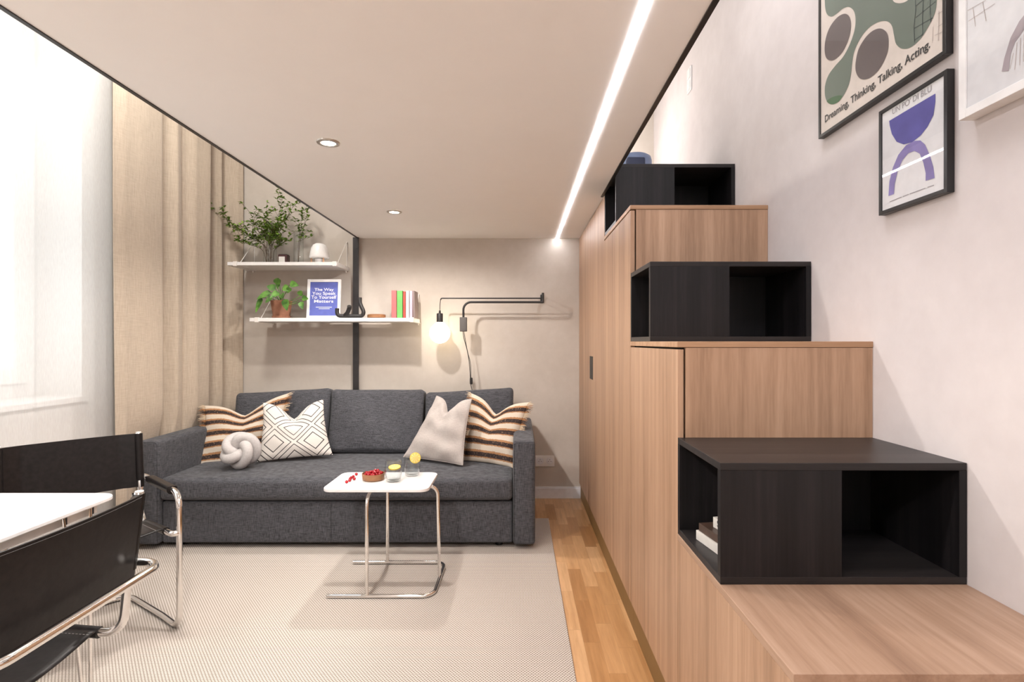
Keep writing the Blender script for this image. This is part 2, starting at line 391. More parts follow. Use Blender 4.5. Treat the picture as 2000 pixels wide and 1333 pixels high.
# window: fixed frame, two sashes with their panes, sill
XW = XL - 0.30
win = thing('window_1', None, None, (XW, (WY0 + WY1) / 2, WZ0)); win['kind'] = 'structure'
def ring(bm, y0, y1, z0, z1, t, x0, x1, tb=None):
    tb = tb or t
    box(bm, x0, x1, y0, y0 + t, z0, z1); box(bm, x0, x1, y1 - t, y1, z0, z1)
    box(bm, x0, x1, y0 + t, y1 - t, z0, z0 + tb); box(bm, x0, x1, y0 + t, y1 - t, z1 - t, z1)
b = nb(); ring(b, WY0, WY1, WZ0, WZ1, .07, XW - .04, XW + .04, .08); obj('window_frame', b, M['white'], win, bevel=.004)
ym = (WY0 + WY1) / 2
for y0, y1 in ((WY0 + .06, ym), (ym, WY1 - .06)):
    b = nb(); ring(b, y0 + .004, y1 - .004, WZ0 + .075, WZ1 - .065, .085, XW - .02, XW + .06); s = obj('sash', b, M['white'], win, bevel=.006)
    b = nb(); box(b, XW + .01, XW + .016, y0 + .08, y1 - .08, WZ0 + .15, WZ1 - .14); obj('pane', b, M['pane'], s)
b = nb(); box(b, XW + .04, XL + .03, WY0 - .03, WY1 + .03, WZ0 - .03, WZ0 + .002); obj('window_sill', b, M['white'], win, bevel=.004)
# baseboard
b = nb(); box(b, -2.4, XC + .01, YB - .014, YB, 0, .078); box(b, -2.4, XC + .01, YB - .009, YB, .078, .09)
struct('baseboard_back', b, M['trim_white'])
b = nb(); box(b, XL, XL + .014, YF, YB - .02, 0, .09); struct('baseboard_left', b, M['trim_white'])
# loft platform (its underside is the low ceiling)
b = nb(); prism(b, [(-1.250, -.3), (.463, -.3), (.463, 3.065), (XR, 3.065), (XR, YB), (-1.250, YB)], 2, ZL, 2.19)
struct('ceiling_loft', b, M['ceiling'])
b = nb(); box(b, -1.263, -1.250, -.3, YB, ZL - .004, 2.20); struct('trim_1', b, M['steel'])
b = nb(); box(b, .463, .4785, -.3, 3.065, ZL - .004, 2.20); box(b, .476, XR, 3.05, 3.065, ZL + .06, 2.20); struct('trim_2', b, M['steel'])

# ------------------------------------------------------------------ stair cabinets
Y0, Y1, Y2, Y3, Y4, Y5, Y6 = .952, 1.2965, 1.643, 1.986, 2.333, 2.684, 3.03
ZA, ZB, ZC = .653, 1.231, 1.814
TT = .018; XI = XC + .018; ZD = .12
def cabinet(label, y0, y1, zt, door_polys, gap=True):
    t = thing('stair_cabinet', label, 'cabinet', ((XC + XR) / 2, (y0 + y1) / 2, 0))
    b = nb(); box(b, XI + .002, XR - .002, y0 + TT, y1 - .001, .02, zt - TT - .001); obj('body', b, M['dark_gap'], t)
    return t
# low
cA = cabinet('low oak stair cabinet forming the lowest wooden step at lower right', Y0, Y2, ZA, None)
b = nb(); box(b, XC - .002, XR, Y0 - .004, Y2 - .001, ZA - TT, ZA); obj('tread', b, M['oak_y'], cA, bevel=.0015)
b = nb(); box(b, XI + .004, XR - .004, Y0 + .002, Y0 + TT, .02, ZA - TT - .003); obj('front_panel', b, M['oak_v'], cA)
b = nb(); box(b, XC, XI, Y0 + .002, Y2 - .0015, ZD, ZA - TT - .003); obj('door', b, M['oak_v'], cA, bevel=.001)
b = nb(); box(b, XC + .012, XC + .03, Y0 + .01, Y2 - .001, 0, ZD); obj('plinth', b, M['plinth'], cA)
# middle
cB = cabinet('middle oak stair cabinet carrying the second black box', Y2, Y4, ZB, None)
b = nb(); box(b, XC - .002, XR, Y2 - .002, Y4 - .001, ZB - TT, ZB); obj('tread', b, M['oak_x'], cB, bevel=.0015)
b = nb(); box(b, XI + .006, XR - .001, Y2, Y2 + TT, ZA + .001, ZB - TT - .001); obj('front_panel', b, M['oak_v'], cB)
b = nb(); box(b, XC, XI, Y2 + .001, Y4 - .0015, ZD, ZB - TT - .006); obj('door', b, M['oak_v'], cB, bevel=.001)
b = nb(); box(b, XC + .012, XC + .03, Y2, Y4 - .001, 0, ZD); obj('plinth', b, M['plinth'], cB)
# tall
cC = thing('stair_cabinet', 'tall oak wardrobe cabinet reaching the loft, with black recessed handle', 'cabinet', ((XC + XR) / 2, 3.3, 0))
b = nb(); box(b, XI + .002, XR - .002, Y4 + TT, Y6, .02, ZC - TT - .001); box(b, XI + .002, XR - .002, Y6, YB - .002, .02, ZL - .02); obj('body', b, M['dark_gap'], cC)
b = nb(); box(b, XC - .002, XR, Y4 - .002, Y6, ZC - TT, ZC); obj('tread', b, M['oak_x'], cC, bevel=.0015)
b = nb(); box(b, XI + .006, XR - .001, Y4, Y4 + TT, ZB + .001, ZC - TT - .001); obj('front_panel', b, M['oak_v'], cC)
HY = 3.66
b = nb(); prism(b, [(Y4 + .001, ZD), (HY, ZD), (HY, ZL - .004), (Y6 + .012, ZL - .004), (Y6 + .012, ZC - TT - .005), (Y4 + .001, ZC - TT - .005)], 0, XC, XI)
d = obj('door', b, M['oak_v'], cC)
b = nb(); box(b, XC - .0012, XC + .002, HY - .155, HY - .004, .985, 1.135); obj('handle', b, M['rubber'], d, label='black recessed pull')
b = nb(); box(b, XC, XI, HY + .0015, YB - .003, ZD, ZL - .004); obj('door', b, M['oak_v'], cC, bevel=.001)
b = nb(); box(b, XC + .012, XC + .03, Y4, YB - .003, 0, ZD); obj('plinth', b, M['plinth'], cC)
# black boxes
def black_box(label, y0, y1, z0, z1, xd=.75):
    t = thing('box_step', label, 'storage box', ((XC + XR) / 2, (y0 + y1) / 2, z0), 'black box steps of the storage stair')
    k = .018; x0, x1 = XC, XR - .002
    b = nb(); box(b, x0, x1, y0, y1, z1 - k, z1); obj('top', b, M['black_y'], t, bevel=.001)
    b = nb(); box(b, x0, x1, y0, y1, z0 + .0005, z0 + k); obj('bottom', b, M['black_y'], t, bevel=.001)
    b = nb(); box(b, x0, xd, y0, y0 + k, z0 + k, z1 - k); obj('front_panel', b, M['black_v'], t)
    b = nb(); box(b, xd, xd + k, y0, y1 - k, z0 + k, z1 - k); obj('divider', b, M['black_v'], t)
    b = nb(); box(b, x1 - k, x1, y0, y1 - k, z0 + k, z1 - k); obj('side_panel', b, M['black_v'], t)
    b = nb(); box(b, x0, x1, y1 - k, y1, z0 + k, z1 - k); obj('back_panel', b, M['black_v'], t)
    return t
black_box('black box step on the lowest oak tread with books inside', Y1, Y2 - .001, ZA, ZA + .289)
black_box('black box step on the middle oak tread, pale book inside', Y3, Y4 - .001, ZB, ZB + .291)
black_box('topmost black box step under the loft edge', Y5, Y6, ZC, ZC + .291)

# ------------------------------------------------------------------ books
def book(name_label, c, size, rz, cover, group, spine='-x', text=None, tcol=None):
    """lying or standing book. size=(x,y,z); spine on -x or -y face. cover thickness 2mm"""
    t = thing('book', name_label, 'book', c, group)
    sx, sy, sz = size; th = .0022; b = nb(); pg = nb()
    c = Vector(c)
    if spine == '-x':     # lying flat
        box(b, -sx/2, sx/2, -sy/2, sy/2, 0, th); box(b, -sx/2, sx/2, -sy/2, sy/2, sz - th, sz); box(b, -sx/2, -sx/2 + th, -sy/2, sy/2, th, sz - th)
        box(pg, -sx/2 + th, sx/2 - .004, -sy/2 + .003, sy/2 - .003, th, sz - th)
    else:                 # standing, spine to -y
        box(b, -sx/2, -sx/2 + th, -sy/2, sy/2, 0, sz); box(b, sx/2 - th, sx/2, -sy/2, sy/2, 0, sz); box(b, -sx/2 + th, sx/2 - th, -sy/2, -sy/2 + th, 0, sz)
        box(pg, -sx/2 + th, sx/2 - th, -sy/2 + th, sy/2 - .004, .003, sz - .003)
    for q in (b, pg):
        bmesh.ops.translate(q, verts=q.verts, vec=c)
    obj('cover', b, cover, t, bevel=.0006); obj('pages', pg, M['pages'], t)
    if text:
        if spine == '-x': text_mesh('spine_text', text, tcol, t, c + Vector((-sx/2, sy/2 - .02, sz * .28)), (0, -1, 0), (0, 0, 1), width=sy * .72, extr=.0005, bold=.0006)
        else: text_mesh('spine_text', text, tcol, t, c + Vector((-sx * .28, -sy/2, sz * .92)), (0, 0, -1), (1, 0, 0), width=sz * .82, extr=.0005)
    t.rotation_euler = (0, 0, rz); return t
M['pages'] = plain('book_pages', (0.74, 0.70, 0.62), 0.8, nscale=200)
M['cv_white'] = plain('white_cover', (0.60, 0.575, 0.54), 0.45)
M['cv_brown'] = plain('dark_brown_cover', (0.06, 0.035, 0.025), 0.4, var=.3)
M['cv_rust'] = plain('rust_cover', (0.42, 0.13, 0.07), 0.5)
M['cv_coral'] = plain('coral_cover', (0.60, 0.13, 0.13), 0.5)
M['cv_green'] = plain('green_cover', (0.14, 0.40, 0.10), 0.5)
M['cv_red'] = plain('red_cover', (0.48, 0.06, 0.04), 0.5)
M['cv_pink'] = plain('pink_grey_cover', (0.55, 0.38, 0.45), 0.5)
M['cv_dark'] = plain('taupe_cover', (0.22, 0.16, 0.15), 0.5)
M['ink'] = plain('black_ink', (0.02, 0.02, 0.022), 0.5)
M['ink_red'] = plain('red_ink', (0.45, 0.06, 0.03), 0.5)
zb = ZA + .0185
g = 'books stacked in the lowest black box'
SR = .17
book('white book at the bottom of the stack in the lowest black box', (.595, 1.455, zb), (.15, .21, .026), SR, M['cv_white'], g)
book('dark book with rust red end, middle of the stack of three', (.60, 1.45, zb + .0265), (.15, .205, .022), SR, M['cv_brown'], g)
book('white book with black lettering on top of the stack', (.625, 1.425, zb + .049), (.14, .19, .028), SR + .05, M['cv_white'], g, text='SNNA AULIN', tcol=M['ink'])
t = book('pale standing book inside the second black box', (.575, Y3 + .075, ZB + .0185), (.15, .02, .20), 0, M['cv_white'], None)

# ------------------------------------------------------------------ wall pictures (right wall)
M['paper_cream'] = plain('cream_paper', (0.70, 0.62, 0.56), 0.7)
M['paper_white'] = plain('white_paper', (0.76, 0.755, 0.77), 0.7)
M['green_print'] = plain('grey_green_print', (0.13, 0.165, 0.135), 0.6, var=.12, nscale=4)
M['deep_green'] = plain('deep_green_print', (0.04, 0.12, 0.045), 0.6)
M['taupe_print'] = plain('taupe_print', (0.115, 0.09, 0.09), 0.6, var=.1, nscale=8)
M['blue_print'] = plain('blue_watercolour', (0.11, 0.10, 0.36), 0.6, var=.18, nscale=12)
M['lilac_print'] = plain('lilac_watercolour', (0.24, 0.20, 0.46), 0.6, var=.25, nscale=14)
M['mauve_print'] = plain('mauve_brush', (0.36, 0.31, 0.33), 0.6, var=.2, nscale=14)
M['net'] = plain('dark_net_print', (0.03, 0.05, 0.045), 0.6)
M['pale_net'] = plain('pale_net_print', (0.52, 0.44, 0.41), 0.6)
M['grey_ink'] = plain('grey_ink', (0.30, 0.28, 0.30), 0.6)
M['frame_black'] = plain('black_frame', (0.012, 0.011, 0.012), 0.3)
def wall_picture(label, yl, yr, z0, z1, xf, bar, mat, paper, pane=True):
    t = thing('framed_poster', label, 'picture', (XR - .001, (yl + yr) / 2, z0), 'framed posters above the stair')
    b = nb(); box(b, xf, XR - .001, yl - bar, yl, z0, z1); box(b, xf, XR - .001, yr, yr + bar, z0, z1)
    box(b, xf, XR - .001, yr + bar, yl - bar, z0, z0 + bar); box(b, xf, XR - .001, yr + bar, yl - bar, z1 - bar, z1)
    obj('frame', b, mat, t, bevel=.001)
    xp = xf + .004
    b = nb(); box(b, xp, xp + .003, yr + bar, yl - bar, z0 + bar, z1 - bar); obj('print', b, paper, t)
    if pane:
        b = nb(); y0, y1, a, c = yr + bar, yl - bar, z0 + bar, z1 - bar
        f = [b.verts.new(p) for p in ((xf + .002, y0, a), (xf + .002, y0, c), (xf + .002, y1, c), (xf + .002, y1, a))]; b.faces.new(f)
        obj('glass_pane', b, M['pane'], t)
    return t, xp
def art(t, name, mat, pts, xp, k=0.0006, sm=6, src=None):
    """pts in photo pixels projected onto the print, sitting k in front"""
    q = [onwall(px, py, xp) for px, py in pts]
    p2 = smooth_poly([(v.y, v.z) for v in q], sm) if sm else [(v.y, v.z) for v in q]
    from mathutils.geometry import tessellate_polygon
    b = nb(); vs = [b.verts.new((xp - k, y, z)) for y, z in p2]
    for tr in tessellate_polygon([[Vector((y, z, 0)) for y, z in p2]]):
        try: b.faces.new([vs[i] for i in tr])
        except ValueError: pass
    return obj(name, b, mat, t)
def z1px(x, y): return (1590 + x / 4.76, y / 4.76)
def z2px(x, y): return (1705 + x / 4.3, 120 + y / 4.3)
pA, xa = wall_picture('large black framed poster with green shapes and the words Dreaming Thinking Talking Acting', 1.906, 1.338, 1.937, 2.76, 1.047, .011, M['frame_black'], M['paper_cream'])
art(pA, 'green_shape', M['green_print'], [z1px(*p) for p in ((108, -350), (104, -100), (102, 40), (118, 125), (160, 155), (215, 125), (270, 80), (325, 65), (370, 100), (387, 180), (375, 290), (330, 420), (270, 530), (200, 610), (135, 700), (103, 800), (105, 900), (135, 960), (190, 968), (260, 910), (320, 800), (345, 690), (355, 590), (375, 480), (430, 360), (510, 260), (600, 205), (680, 198), (725, 240), (745, 330), (765, 410), (820, 452), (900, 440), (1000, 350), (1090, 200), (1135, 80), (1142, -100), (1120, -350), (1000, -550), (820, -500), (600, -520), (350, -500), (180, -480))], xa, sm=5)
art(pA, 'notch_shape', M['paper_cream'], [z1px(*p) for p in ((725, -60), (740, 10), (790, 30), (850, 18), (885, -20), (860, -120), (790, -140))], xa, .0010)
art(pA, 'oval_shape', M['taupe_print'], [z1px(*p) for p in ((290, 128), (335, 165), (345, 250), (320, 370), (260, 490), (180, 560), (120, 545), (100, 470), (110, 360), (150, 250), (220, 160))], xa, .0009)
art(pA, 'oval_shape', M['taupe_print'], [z1px(*p) for p in ((620, 265), (675, 300), (695, 380), (680, 500), (610, 640), (520, 725), (440, 735), (395, 680), (388, 590), (415, 460), (480, 350), (550, 285))], xa, .0009)
art(pA, 'green_patch', M['deep_green'], [z1px(*p) for p in ((122, 938), (170, 905), (230, 888), (262, 892), (245, 930), (205, 962), (160, 968), (135, 958))], xa, .0009)
def lines(t, name, mat, segs, xp, wd, k):
    b = nb()
    for (p, q) in segs:
        a = onwall(*p, xp - k); c = onwall(*q, xp - k); d = (c - a).normalized(); n_ = Vector((0, -d.z, d.y)) * wd
        f = [b.verts.new(v) for v in (a - n_, c - n_, c + n_, a + n_)]; b.faces.new(f)
    return obj(name, b, mat, t)
sg = [((935, 395), (928, 250)), ((928, 250), (945, 100)), ((945, 100), (940, -60)), ((1010, 330), (1008, 150)), ((1008, 150), (1020, -80)), ((1085, 205), (1078, 60)), ((1078, 60), (1085, -80)),
      ((930, 265), (1105, 165)), ((945, 165), (1130, 15)), ((942, 60), (1060, -40)), ((932, 375), (1010, 320))]
lines(pA, 'net_drawing', M['net'], [(z1px(*a), z1px(*c)) for a, c in sg], xa, .0016, .0010)
sg = [((1150, 250), (1215, 205)), ((1120, 330), (1215, 285)), ((1150, 130), (1215, 90)), ((1105, 250), (1100, 400)), ((1160, 100), (1155, 380)), ((1205, 60), (1205, 340))]
lines(pA, 'pale_net_drawing', M['pale_net'], [(z1px(*a), z1px(*c)) for a, c in sg], xa, .0009, .0008)
o1 = onwall(*z1px(103, 1140), xa)
text_mesh('poster_text', 'Dreaming, Thinking, Talking, Acting.', M['ink'], pA, o1, (0, -1, 0), (0, 0, 1), width=.478, extr=.0012, bold=.0008)
pB, xb = wall_picture('small black framed print of a blue bowl shape over a blue arch', 1.587, 1.334, 1.596, 1.898, 1.047, .011, M['frame_black'], M['paper_white'])
art(pB, 'blue_bowl_shape', M['blue_print'], [z2px(*p) for p in ((138, 500), (142, 540), (160, 610), (200, 675), (260, 698), (330, 680), (400, 625), (460, 550), (510, 450), (526, 340), (526, 270), (330, 385))], xb, sm=0)
art(pB, 'blue_arch_shape', M['lilac_print'], [z2px(*p) for p in ((132, 1132), (140, 1010), (170, 890), (215, 785), (280, 705), (350, 668), (400, 664), (440, 700), (480, 790), (510, 890), (520, 980), (444, 1004), (445, 940), (425, 850), (395, 775), (350, 752), (300, 772), (250, 830), (210, 920), (185, 1030), (178, 1115))], xb, .0008, sm=0)
text_mesh('poster_text', "UN PO' DI BLU", M['grey_ink'], pB, onwall(*z2px(165, 447), xb), (0, -1, 0), (0, 0, 1), width=.145, extr=.0008, size=.05)
lines(pB, 'caption_line', M['grey_ink'], [(z2px(140, 1180), z2px(240, 1140)), (z2px(250, 1136), z2px(300, 1117)), (z2px(308, 1114), z2px(440, 1065)), (z2px(458, 1058), z2px(512, 1040))], xb, .0010, .0008)
pC, xc = wall_picture('white framed pale print with a mauve arch at the right frame edge', 1.278, .80, 1.747, 2.35, 1.030, .020, M['white'], M['paper_white'])
art(pC, 'arch_stroke', M['mauve_print'], [(1560 + x / 2.898, y / 2.898) for x, y in ((1150, 405), (1165, 330), (1200, 215), (1250, 120), (1330, 20), (1400, -60), (1450, -60), (1380, 40), (1290, 150), (1225, 240), (1200, 310), (1190, 403))], xc, sm=0)
sg = [((1215, 300), (1195, 390)), ((1235, 240), (1222, 395)), ((1255, 215), (1250, 370)), ((1275, 190), (1272, 350)), ((955, 60), (1060, 0)), ((960, 120), (1110, 20)), ((985, 40), (1000, 150)), ((1040, 10), (1060, 120))]
lines(pC, 'fine_line_drawing', M['pale_net'], [tuple((1560 + x / 2.898, y / 2.898) for x, y in s_) for s_ in sg], xc, .0006, .0008)
# light switch upstairs
t = thing('light_switch', 'white light switch on the right wall beside the loft', 'light switch', (XR, 3.39, 2.89))
b = nb(); box(b, XR - .008, XR - .0005, 3.35, 3.43, 2.85, 2.93); box(b, XR - .008, XR - .0005, 3.35, 3.43, 2.78, 2.85); obj('plate', b, M['white'], t, bevel=.002)
b = nb(); box(b, XR - .012, XR - .008, 3.362, 3.418, 2.862, 2.918); box(b, XR - .012, XR - .008, 3.362, 3.418, 2.79, 2.842); obj('rocker', b, M['white'], t, bevel=.001)
# blue rounded object lying on the loft floor
M['blue_felt'] = plain('blue_grey_shell', (0.13, 0.17, 0.28), 0.45)
M['navy'] = plain('navy_inside', (0.012, 0.018, 0.05), 0.6)
t = thing('container', 'blue rounded container with dark opening behind the topmost black box', 'container', (.73, 3.42, 2.19))
b = nb(); lathe(b, [(0, .0), (.105, .0), (.105, .165), (.098, .19), (.08, .202), (.0, .205)], (.73, 3.42, 2.1905)); obj('shell', b, M['blue_felt'], t, auto=50)
b = nb(); rbox(b, (.715, 3.345, 2.275), (.055, .045, .075), .012, 4); obj('opening', b, M['navy'], t, smooth=True)

# ------------------------------------------------------------------ back wall fittings
t = thing('power_outlet', 'white double power outlet low on the back wall beside the sofa', 'outlet', (.215, YB, .295))
b = nb(); box(b, .135, .285, YB - .009, YB - .0005, .25, .336); obj('plate', b, M['white'], t, bevel=.002)
for cx in (.172, .248):
    b = nb(); lathe(b, [(.0, .004), (.022, .004), (.024, .0), (.028, .0), (.028, .003)], (0, 0, 0), 28)
    bmesh.ops.rotate(b, verts=b.verts, cent=(0, 0, 0), matrix=Matrix.Rotation(PI / 2, 3, 'X')); bmesh.ops.translate(b, verts=b.verts, vec=(cx, YB - .0095, .293))
    s = obj('socket', b, M['trim_white'], t, auto=30)
    b = nb()
    for dx in (-.0095, .0095):
        tube(b, [(cx + dx, YB - .0145, .290), (cx + dx, YB - .012, .290)], .003, 8)
    tube(b, [(cx, YB - .020, .305), (cx, YB - .012, .305)], .0025, 8)
    obj('contacts', b, M['grey_plastic'], s)
# steel post
t = thing('steel_post', 'dark steel post from floor to loft against the back wall', 'post', (-1.265, 4.27, 0))
b = nb(); box(b, -1.288, -1.242, 4.255, 4.262, 0, ZL); box(b, -1.288, -1.281, 4.262, 4.298, 0, ZL); obj('angle_profile', b, M['steel'], t, bevel=.001)
for z in (1.08, 1.12, 1.96):
    b = nb(); tube(b, [(-1.262, 4.250, z), (-1.262, 4.256, z)], .006, 10); obj('bolt', b, M['steel'], t, auto=40)

# wall lamp
M['bulb'] = plain('glowing_bulb', (1, .95, .85), 0.4, emis=(1.0, 0.85, 0.62), estr=4.5)
t = thing('wall_lamp', 'black swing arm wall lamp with a glowing globe bulb', 'wall lamp', (.19, YB, 1.573))
LY = 4.13
def lp(px, py): v = Wp(px, py, LY); return v
b = nb(); box(b, .175, .203, YB - .012, YB - .0005, 1.535, 1.60); tube(b, [(.187, LY, 1.532), (.187, LY, 1.60)], .009, 12)
tube(b, [(.187, LY, 1.545), (.187, YB - .01, 1.545)], .005, 8); tube(b, [(.187, LY, 1.59), (.187, YB - .01, 1.59)], .005, 8); obj('wall_mount', b, M['black_metal'], t, auto=40)
z1 = lp(862, 583).z; xe = lp(862, 583).x
b = nb(); tube(b, fillet([(.187, LY, z1), (xe, LY, z1), (xe - .006, LY, z1 - .012)], .006, 4), .0052, 10); obj('upper_arm', b, M['black_metal'], t, auto=40)
z2 = lp(900, 590.5).z; xb_ = lp(905, 620).x; zb_ = lp(905, 622).z
b = nb(); tube(b, fillet([(.187, LY + .004, z2), (xb_, LY + .004, z2), (xb_, LY + .004, zb_)], .085, 10), .0085, 12); obj('lower_arm', b, M['black_metal'], t, auto=40)
p0 = lp(898, 620); p1 = lp(912, 648)
b = nb(); rbox(b, ((p0.x + p1.x) / 2, LY + .004, (p0.z + p1.z) / 2), ((p1.x - p0.x) / 2, .02, (p0.z - p1.z) / 2), .005, 2); obj('transformer_box', b, M['grey_plastic'], t, smooth=True)
pb = lp(859, 651)
b = nb(); tube(b, smooth_poly([(xe - .006, LY, z1 - .01), (xe - .010, LY, z1 - .05), (pb.x + .001, LY, lp(0, 606).z)], 6, False), .0028, 8); obj('cord', b, M['black_metal'], t, smooth=True)
za, zc = lp(0, 612).z, lp(0, 632).z
b = nb(); lathe(b, [(.0, za + .022), (.007, za + .02), (.008, za), (.022, za - .002), (.024, za - .006), (.024, zc), (.0, zc)], (pb.x, LY, 0)); obj('socket', b, M['black_metal'], t, auto=40)
b = nb(); R = .078; prof = [(0, -R)] + [(R * math.sin(a), -R * math.cos(a)) for a in [PI * k / 16 for k in range(1, 14)]] + [(.024, R + .004), (.021, R + .02), (0, R + .02)]
lathe(b, prof, (pb.x, LY, pb.z), 32); obj('bulb', b, M['bulb'], t, smooth=True, label='glowing globe bulb')
b = nb()
c1 = [lp(904, 648), lp(906, 662), lp(911, 682), lp(915, 705), lp(917, 730), lp(918, 752), lp(921, 766), lp(924, 785)]
for i, v in enumerate(c1): v.y = LY + .004 + i * .012 if i < 7 else 4.28
tube(b, smooth_poly([tuple(v) for v in c1], 6, False), .0026, 8)
c2 = [lp(906, 648), lp(909, 668), lp(913, 690), lp(918, 712), lp(918.5, 742)]
for i, v in enumerate(c2): v.y = LY + .008 + i * .012
tube(b, smooth_poly([tuple(v) for v in c2], 6, False), .0022, 8); obj('cable', b, M['black_metal'], t, smooth=True)
b = nb(); v = lp(917.5, 747); rbox(b, (v.x, 4.258, v.z), (.011, .010, .027), .008, 3); obj('cord_switch', b, M['black_metal'], t, smooth=True)

# downlights and LED strip
M['emit_warm'] = plain('downlight_glow', (1, .95, .9), 0.4, emis=(1.0, 0.9, 0.75), estr=60)
M['ring_metal'] = plain('brushed_ring', (0.50, 0.46, 0.42), 0.3, 0.9)
for i, (x, y) in enumerate(DOWN[:2]):
    t = thing('downlight', ('farther recessed ceiling downlight, near the back wall', 'nearer recessed ceiling downlight with metal ring')[i], 'ceiling light', (x, y, ZL), 'recessed downlights')
    b = nb(); lathe(b, [(.028, 0), (.030, -.006), (.045, -.005), (.047, 0)], (x, y, ZL - .0005), 36); obj('trim_ring', b, M['ring_metal'], t, smooth=True)
    b = nb(); lathe(b, [(0, -.003), (.0285, -.003), (.0285, 0), (0, 0)], (x, y, ZL - .0008), 32); obj('lens', b, M['emit_warm'], t, label='glowing lens')
M['led'] = plain('led_diffuser', (1, 1, 1), 0.4, emis=(0.97, 0.96, 1.0), estr=18)
t = thing('light_strip', 'glowing linear LED strip set in the loft underside', 'ceiling light', (.306, 2, ZL))
b = nb(); box(b, .2965, .3155, -.28, YB - .002, ZL - .0025, ZL - .0005); obj('diffuser', b, M['led'], t)

# ------------------------------------------------------------------ curtains
def curtain(name, label, mat, ys, z0, z1, xf, thick, nz=14):
    b = nb(); g = []
    for j in range(nz + 1):
        f = j / nz; z = z0 + (z1 - z0) * f
        g.append([b.verts.new((xf(y, f), y + .006 * math.sin(9 * y + 4 * f), z)) for y in ys])
    for j in range(nz):
        for i in range(len(ys) - 1): b.faces.new([g[j][i], g[j][i + 1], g[j + 1][i + 1], g[j + 1][i]])
    o = obj(name, b, mat, None, smooth=True, origin=(-2.3, ys[0], z0))
    if thick:
        s_ = o.modifiers.new('solid', 'SOLIDIFY'); s_.thickness = thick
    return o
FO = [(3.02, -2.235), (3.10, -2.215), (3.25, -2.205), (3.37, -2.20), (3.405, -2.225), (3.43, -2.34), (3.48, -2.37), (3.52, -2.28), (3.57, -2.225), (3.62, -2.235), (3.66, -2.275), (3.70, -2.255), (3.78, -2.215), (3.90, -2.20), (3.93, -2.22), (3.965, -2.33), (4.01, -2.33), (4.06, -2.24), (4.10, -2.225), (4.14, -2.29), (4.17, -2.29), (4.21, -2.21), (4.25, -2.17), (4.285, -2.155)]
def k_(f): return max(0, min(1, (f - .18) / .03))
def interp(T, y):
    P = [(a, c) for a, c in T]
    for i in range(len(P) - 1):
        if P[i][0] <= y <= P[i + 1][0]:
            t_ = (y - P[i][0]) / (P[i + 1][0] - P[i][0]); t_ = t_ * t_ * (3 - 2 * t_)
            return P[i][1] * (1 - t_) + P[i + 1][1] * t_
    return P[0][1] if y < P[0][0] else P[-1][1]
ys = [3.02 + (4.285 - 3.02) * i / 150 for i in range(151)]
o = curtain('curtain', '', M['curtain'], ys, .01, 3.5, lambda y, f: (lambda x: x if y < 3.1 else min(x, -2.25) * (1 - k_(f)) + x * k_(f))(interp(FO, y) + .008 * math.sin(17 * y + 5 * f) * (1 - f)), .002, 40)
tag(o, 'beige linen curtain hanging in deep folds left of the sofa', 'curtain')
SF = [(1.0, -2.30), (1.5, -2.33), (1.9, -2.30), (2.2, -2.315), (2.42, -2.295), (2.50, -2.31), (2.58, -2.29), (2.63, -2.31), (2.80, -2.30), (2.93, -2.285), (3.0, -2.27), (3.05, -2.262)]
ys = [1.0 + 2.05 * i / 160 for i in range(161)]
o = curtain('sheer_curtain', '', M['sheer'], ys, .01, 3.5, lambda y, f: interp(SF, y), 0)
tag(o, 'white sheer curtain in front of the window', 'curtain')

# ------------------------------------------------------------------ rug
b = nb(); box(b, -2.35, .21, -.6, 3.78, .0005, .009)
o = obj('rug', b, M['rug'], None, bevel=.003, origin=(-1, 1.6, 0)); tag(o, 'beige flat woven rug under the sofa and side table', 'rug')

# ------------------------------------------------------------------ sofa
sf = thing('sofa', 'charcoal grey three seat sofa against the back wall', 'sofa', (-1.07, 3.7, 0.009))
SX0, SX1 = -2.11, -.03; F = M['sofa']
b = nb(); rbox(b, ((SX0 + SX1) / 2, 3.575, .362), ((SX1 - SX0) / 2 - .003, .375, .066), .028, 16, (0, .012, .010)); obj('seat', b, F, sf, smooth=True)
b = nb(); rbox(b, ((SX0 + SX1) / 2, 3.60, .162), ((SX1 - SX0) / 2 - .003, .37, .124), .015, 12, (0, .006, 0)); bs = obj('base', b, F, sf, smooth=True)
b = nb()
for x in (-1.108,):
    tube(b, [(x, 3.2255, .045), (x + .001, 3.2215, .16), (x, 3.2255, .28)], .003, 8)
obj('seam', b, F, bs)
for x0, x1, lb in ((-2.235, SX0, 0), (SX1, .100, 1)):
    b = nb(); rbox(b, ((x0 + x1) / 2, 3.70, .342), ((x1 - x0) / 2, .50, .306), .022, 10, (.006, .008, .004)); obj('armrest', b, F, sf, smooth=True)
    b = nb(); e = .006; y = 3.2035
    pts = fillet([(x0 + e, y, .05), (x0 + e, y, .64), (x1 - e, y, .64), (x1 - e, y, .05)], .02, 5); tube(b, pts, .0022, 6); obj('piping', b, F, sf, smooth=True)
b = nb(); rbox(b, ((SX0 + SX1) / 2, 4.17, .40), ((SX1 - SX0) / 2, .055, .30), .03, 8); obj('back_frame', b, F, sf, smooth=True)
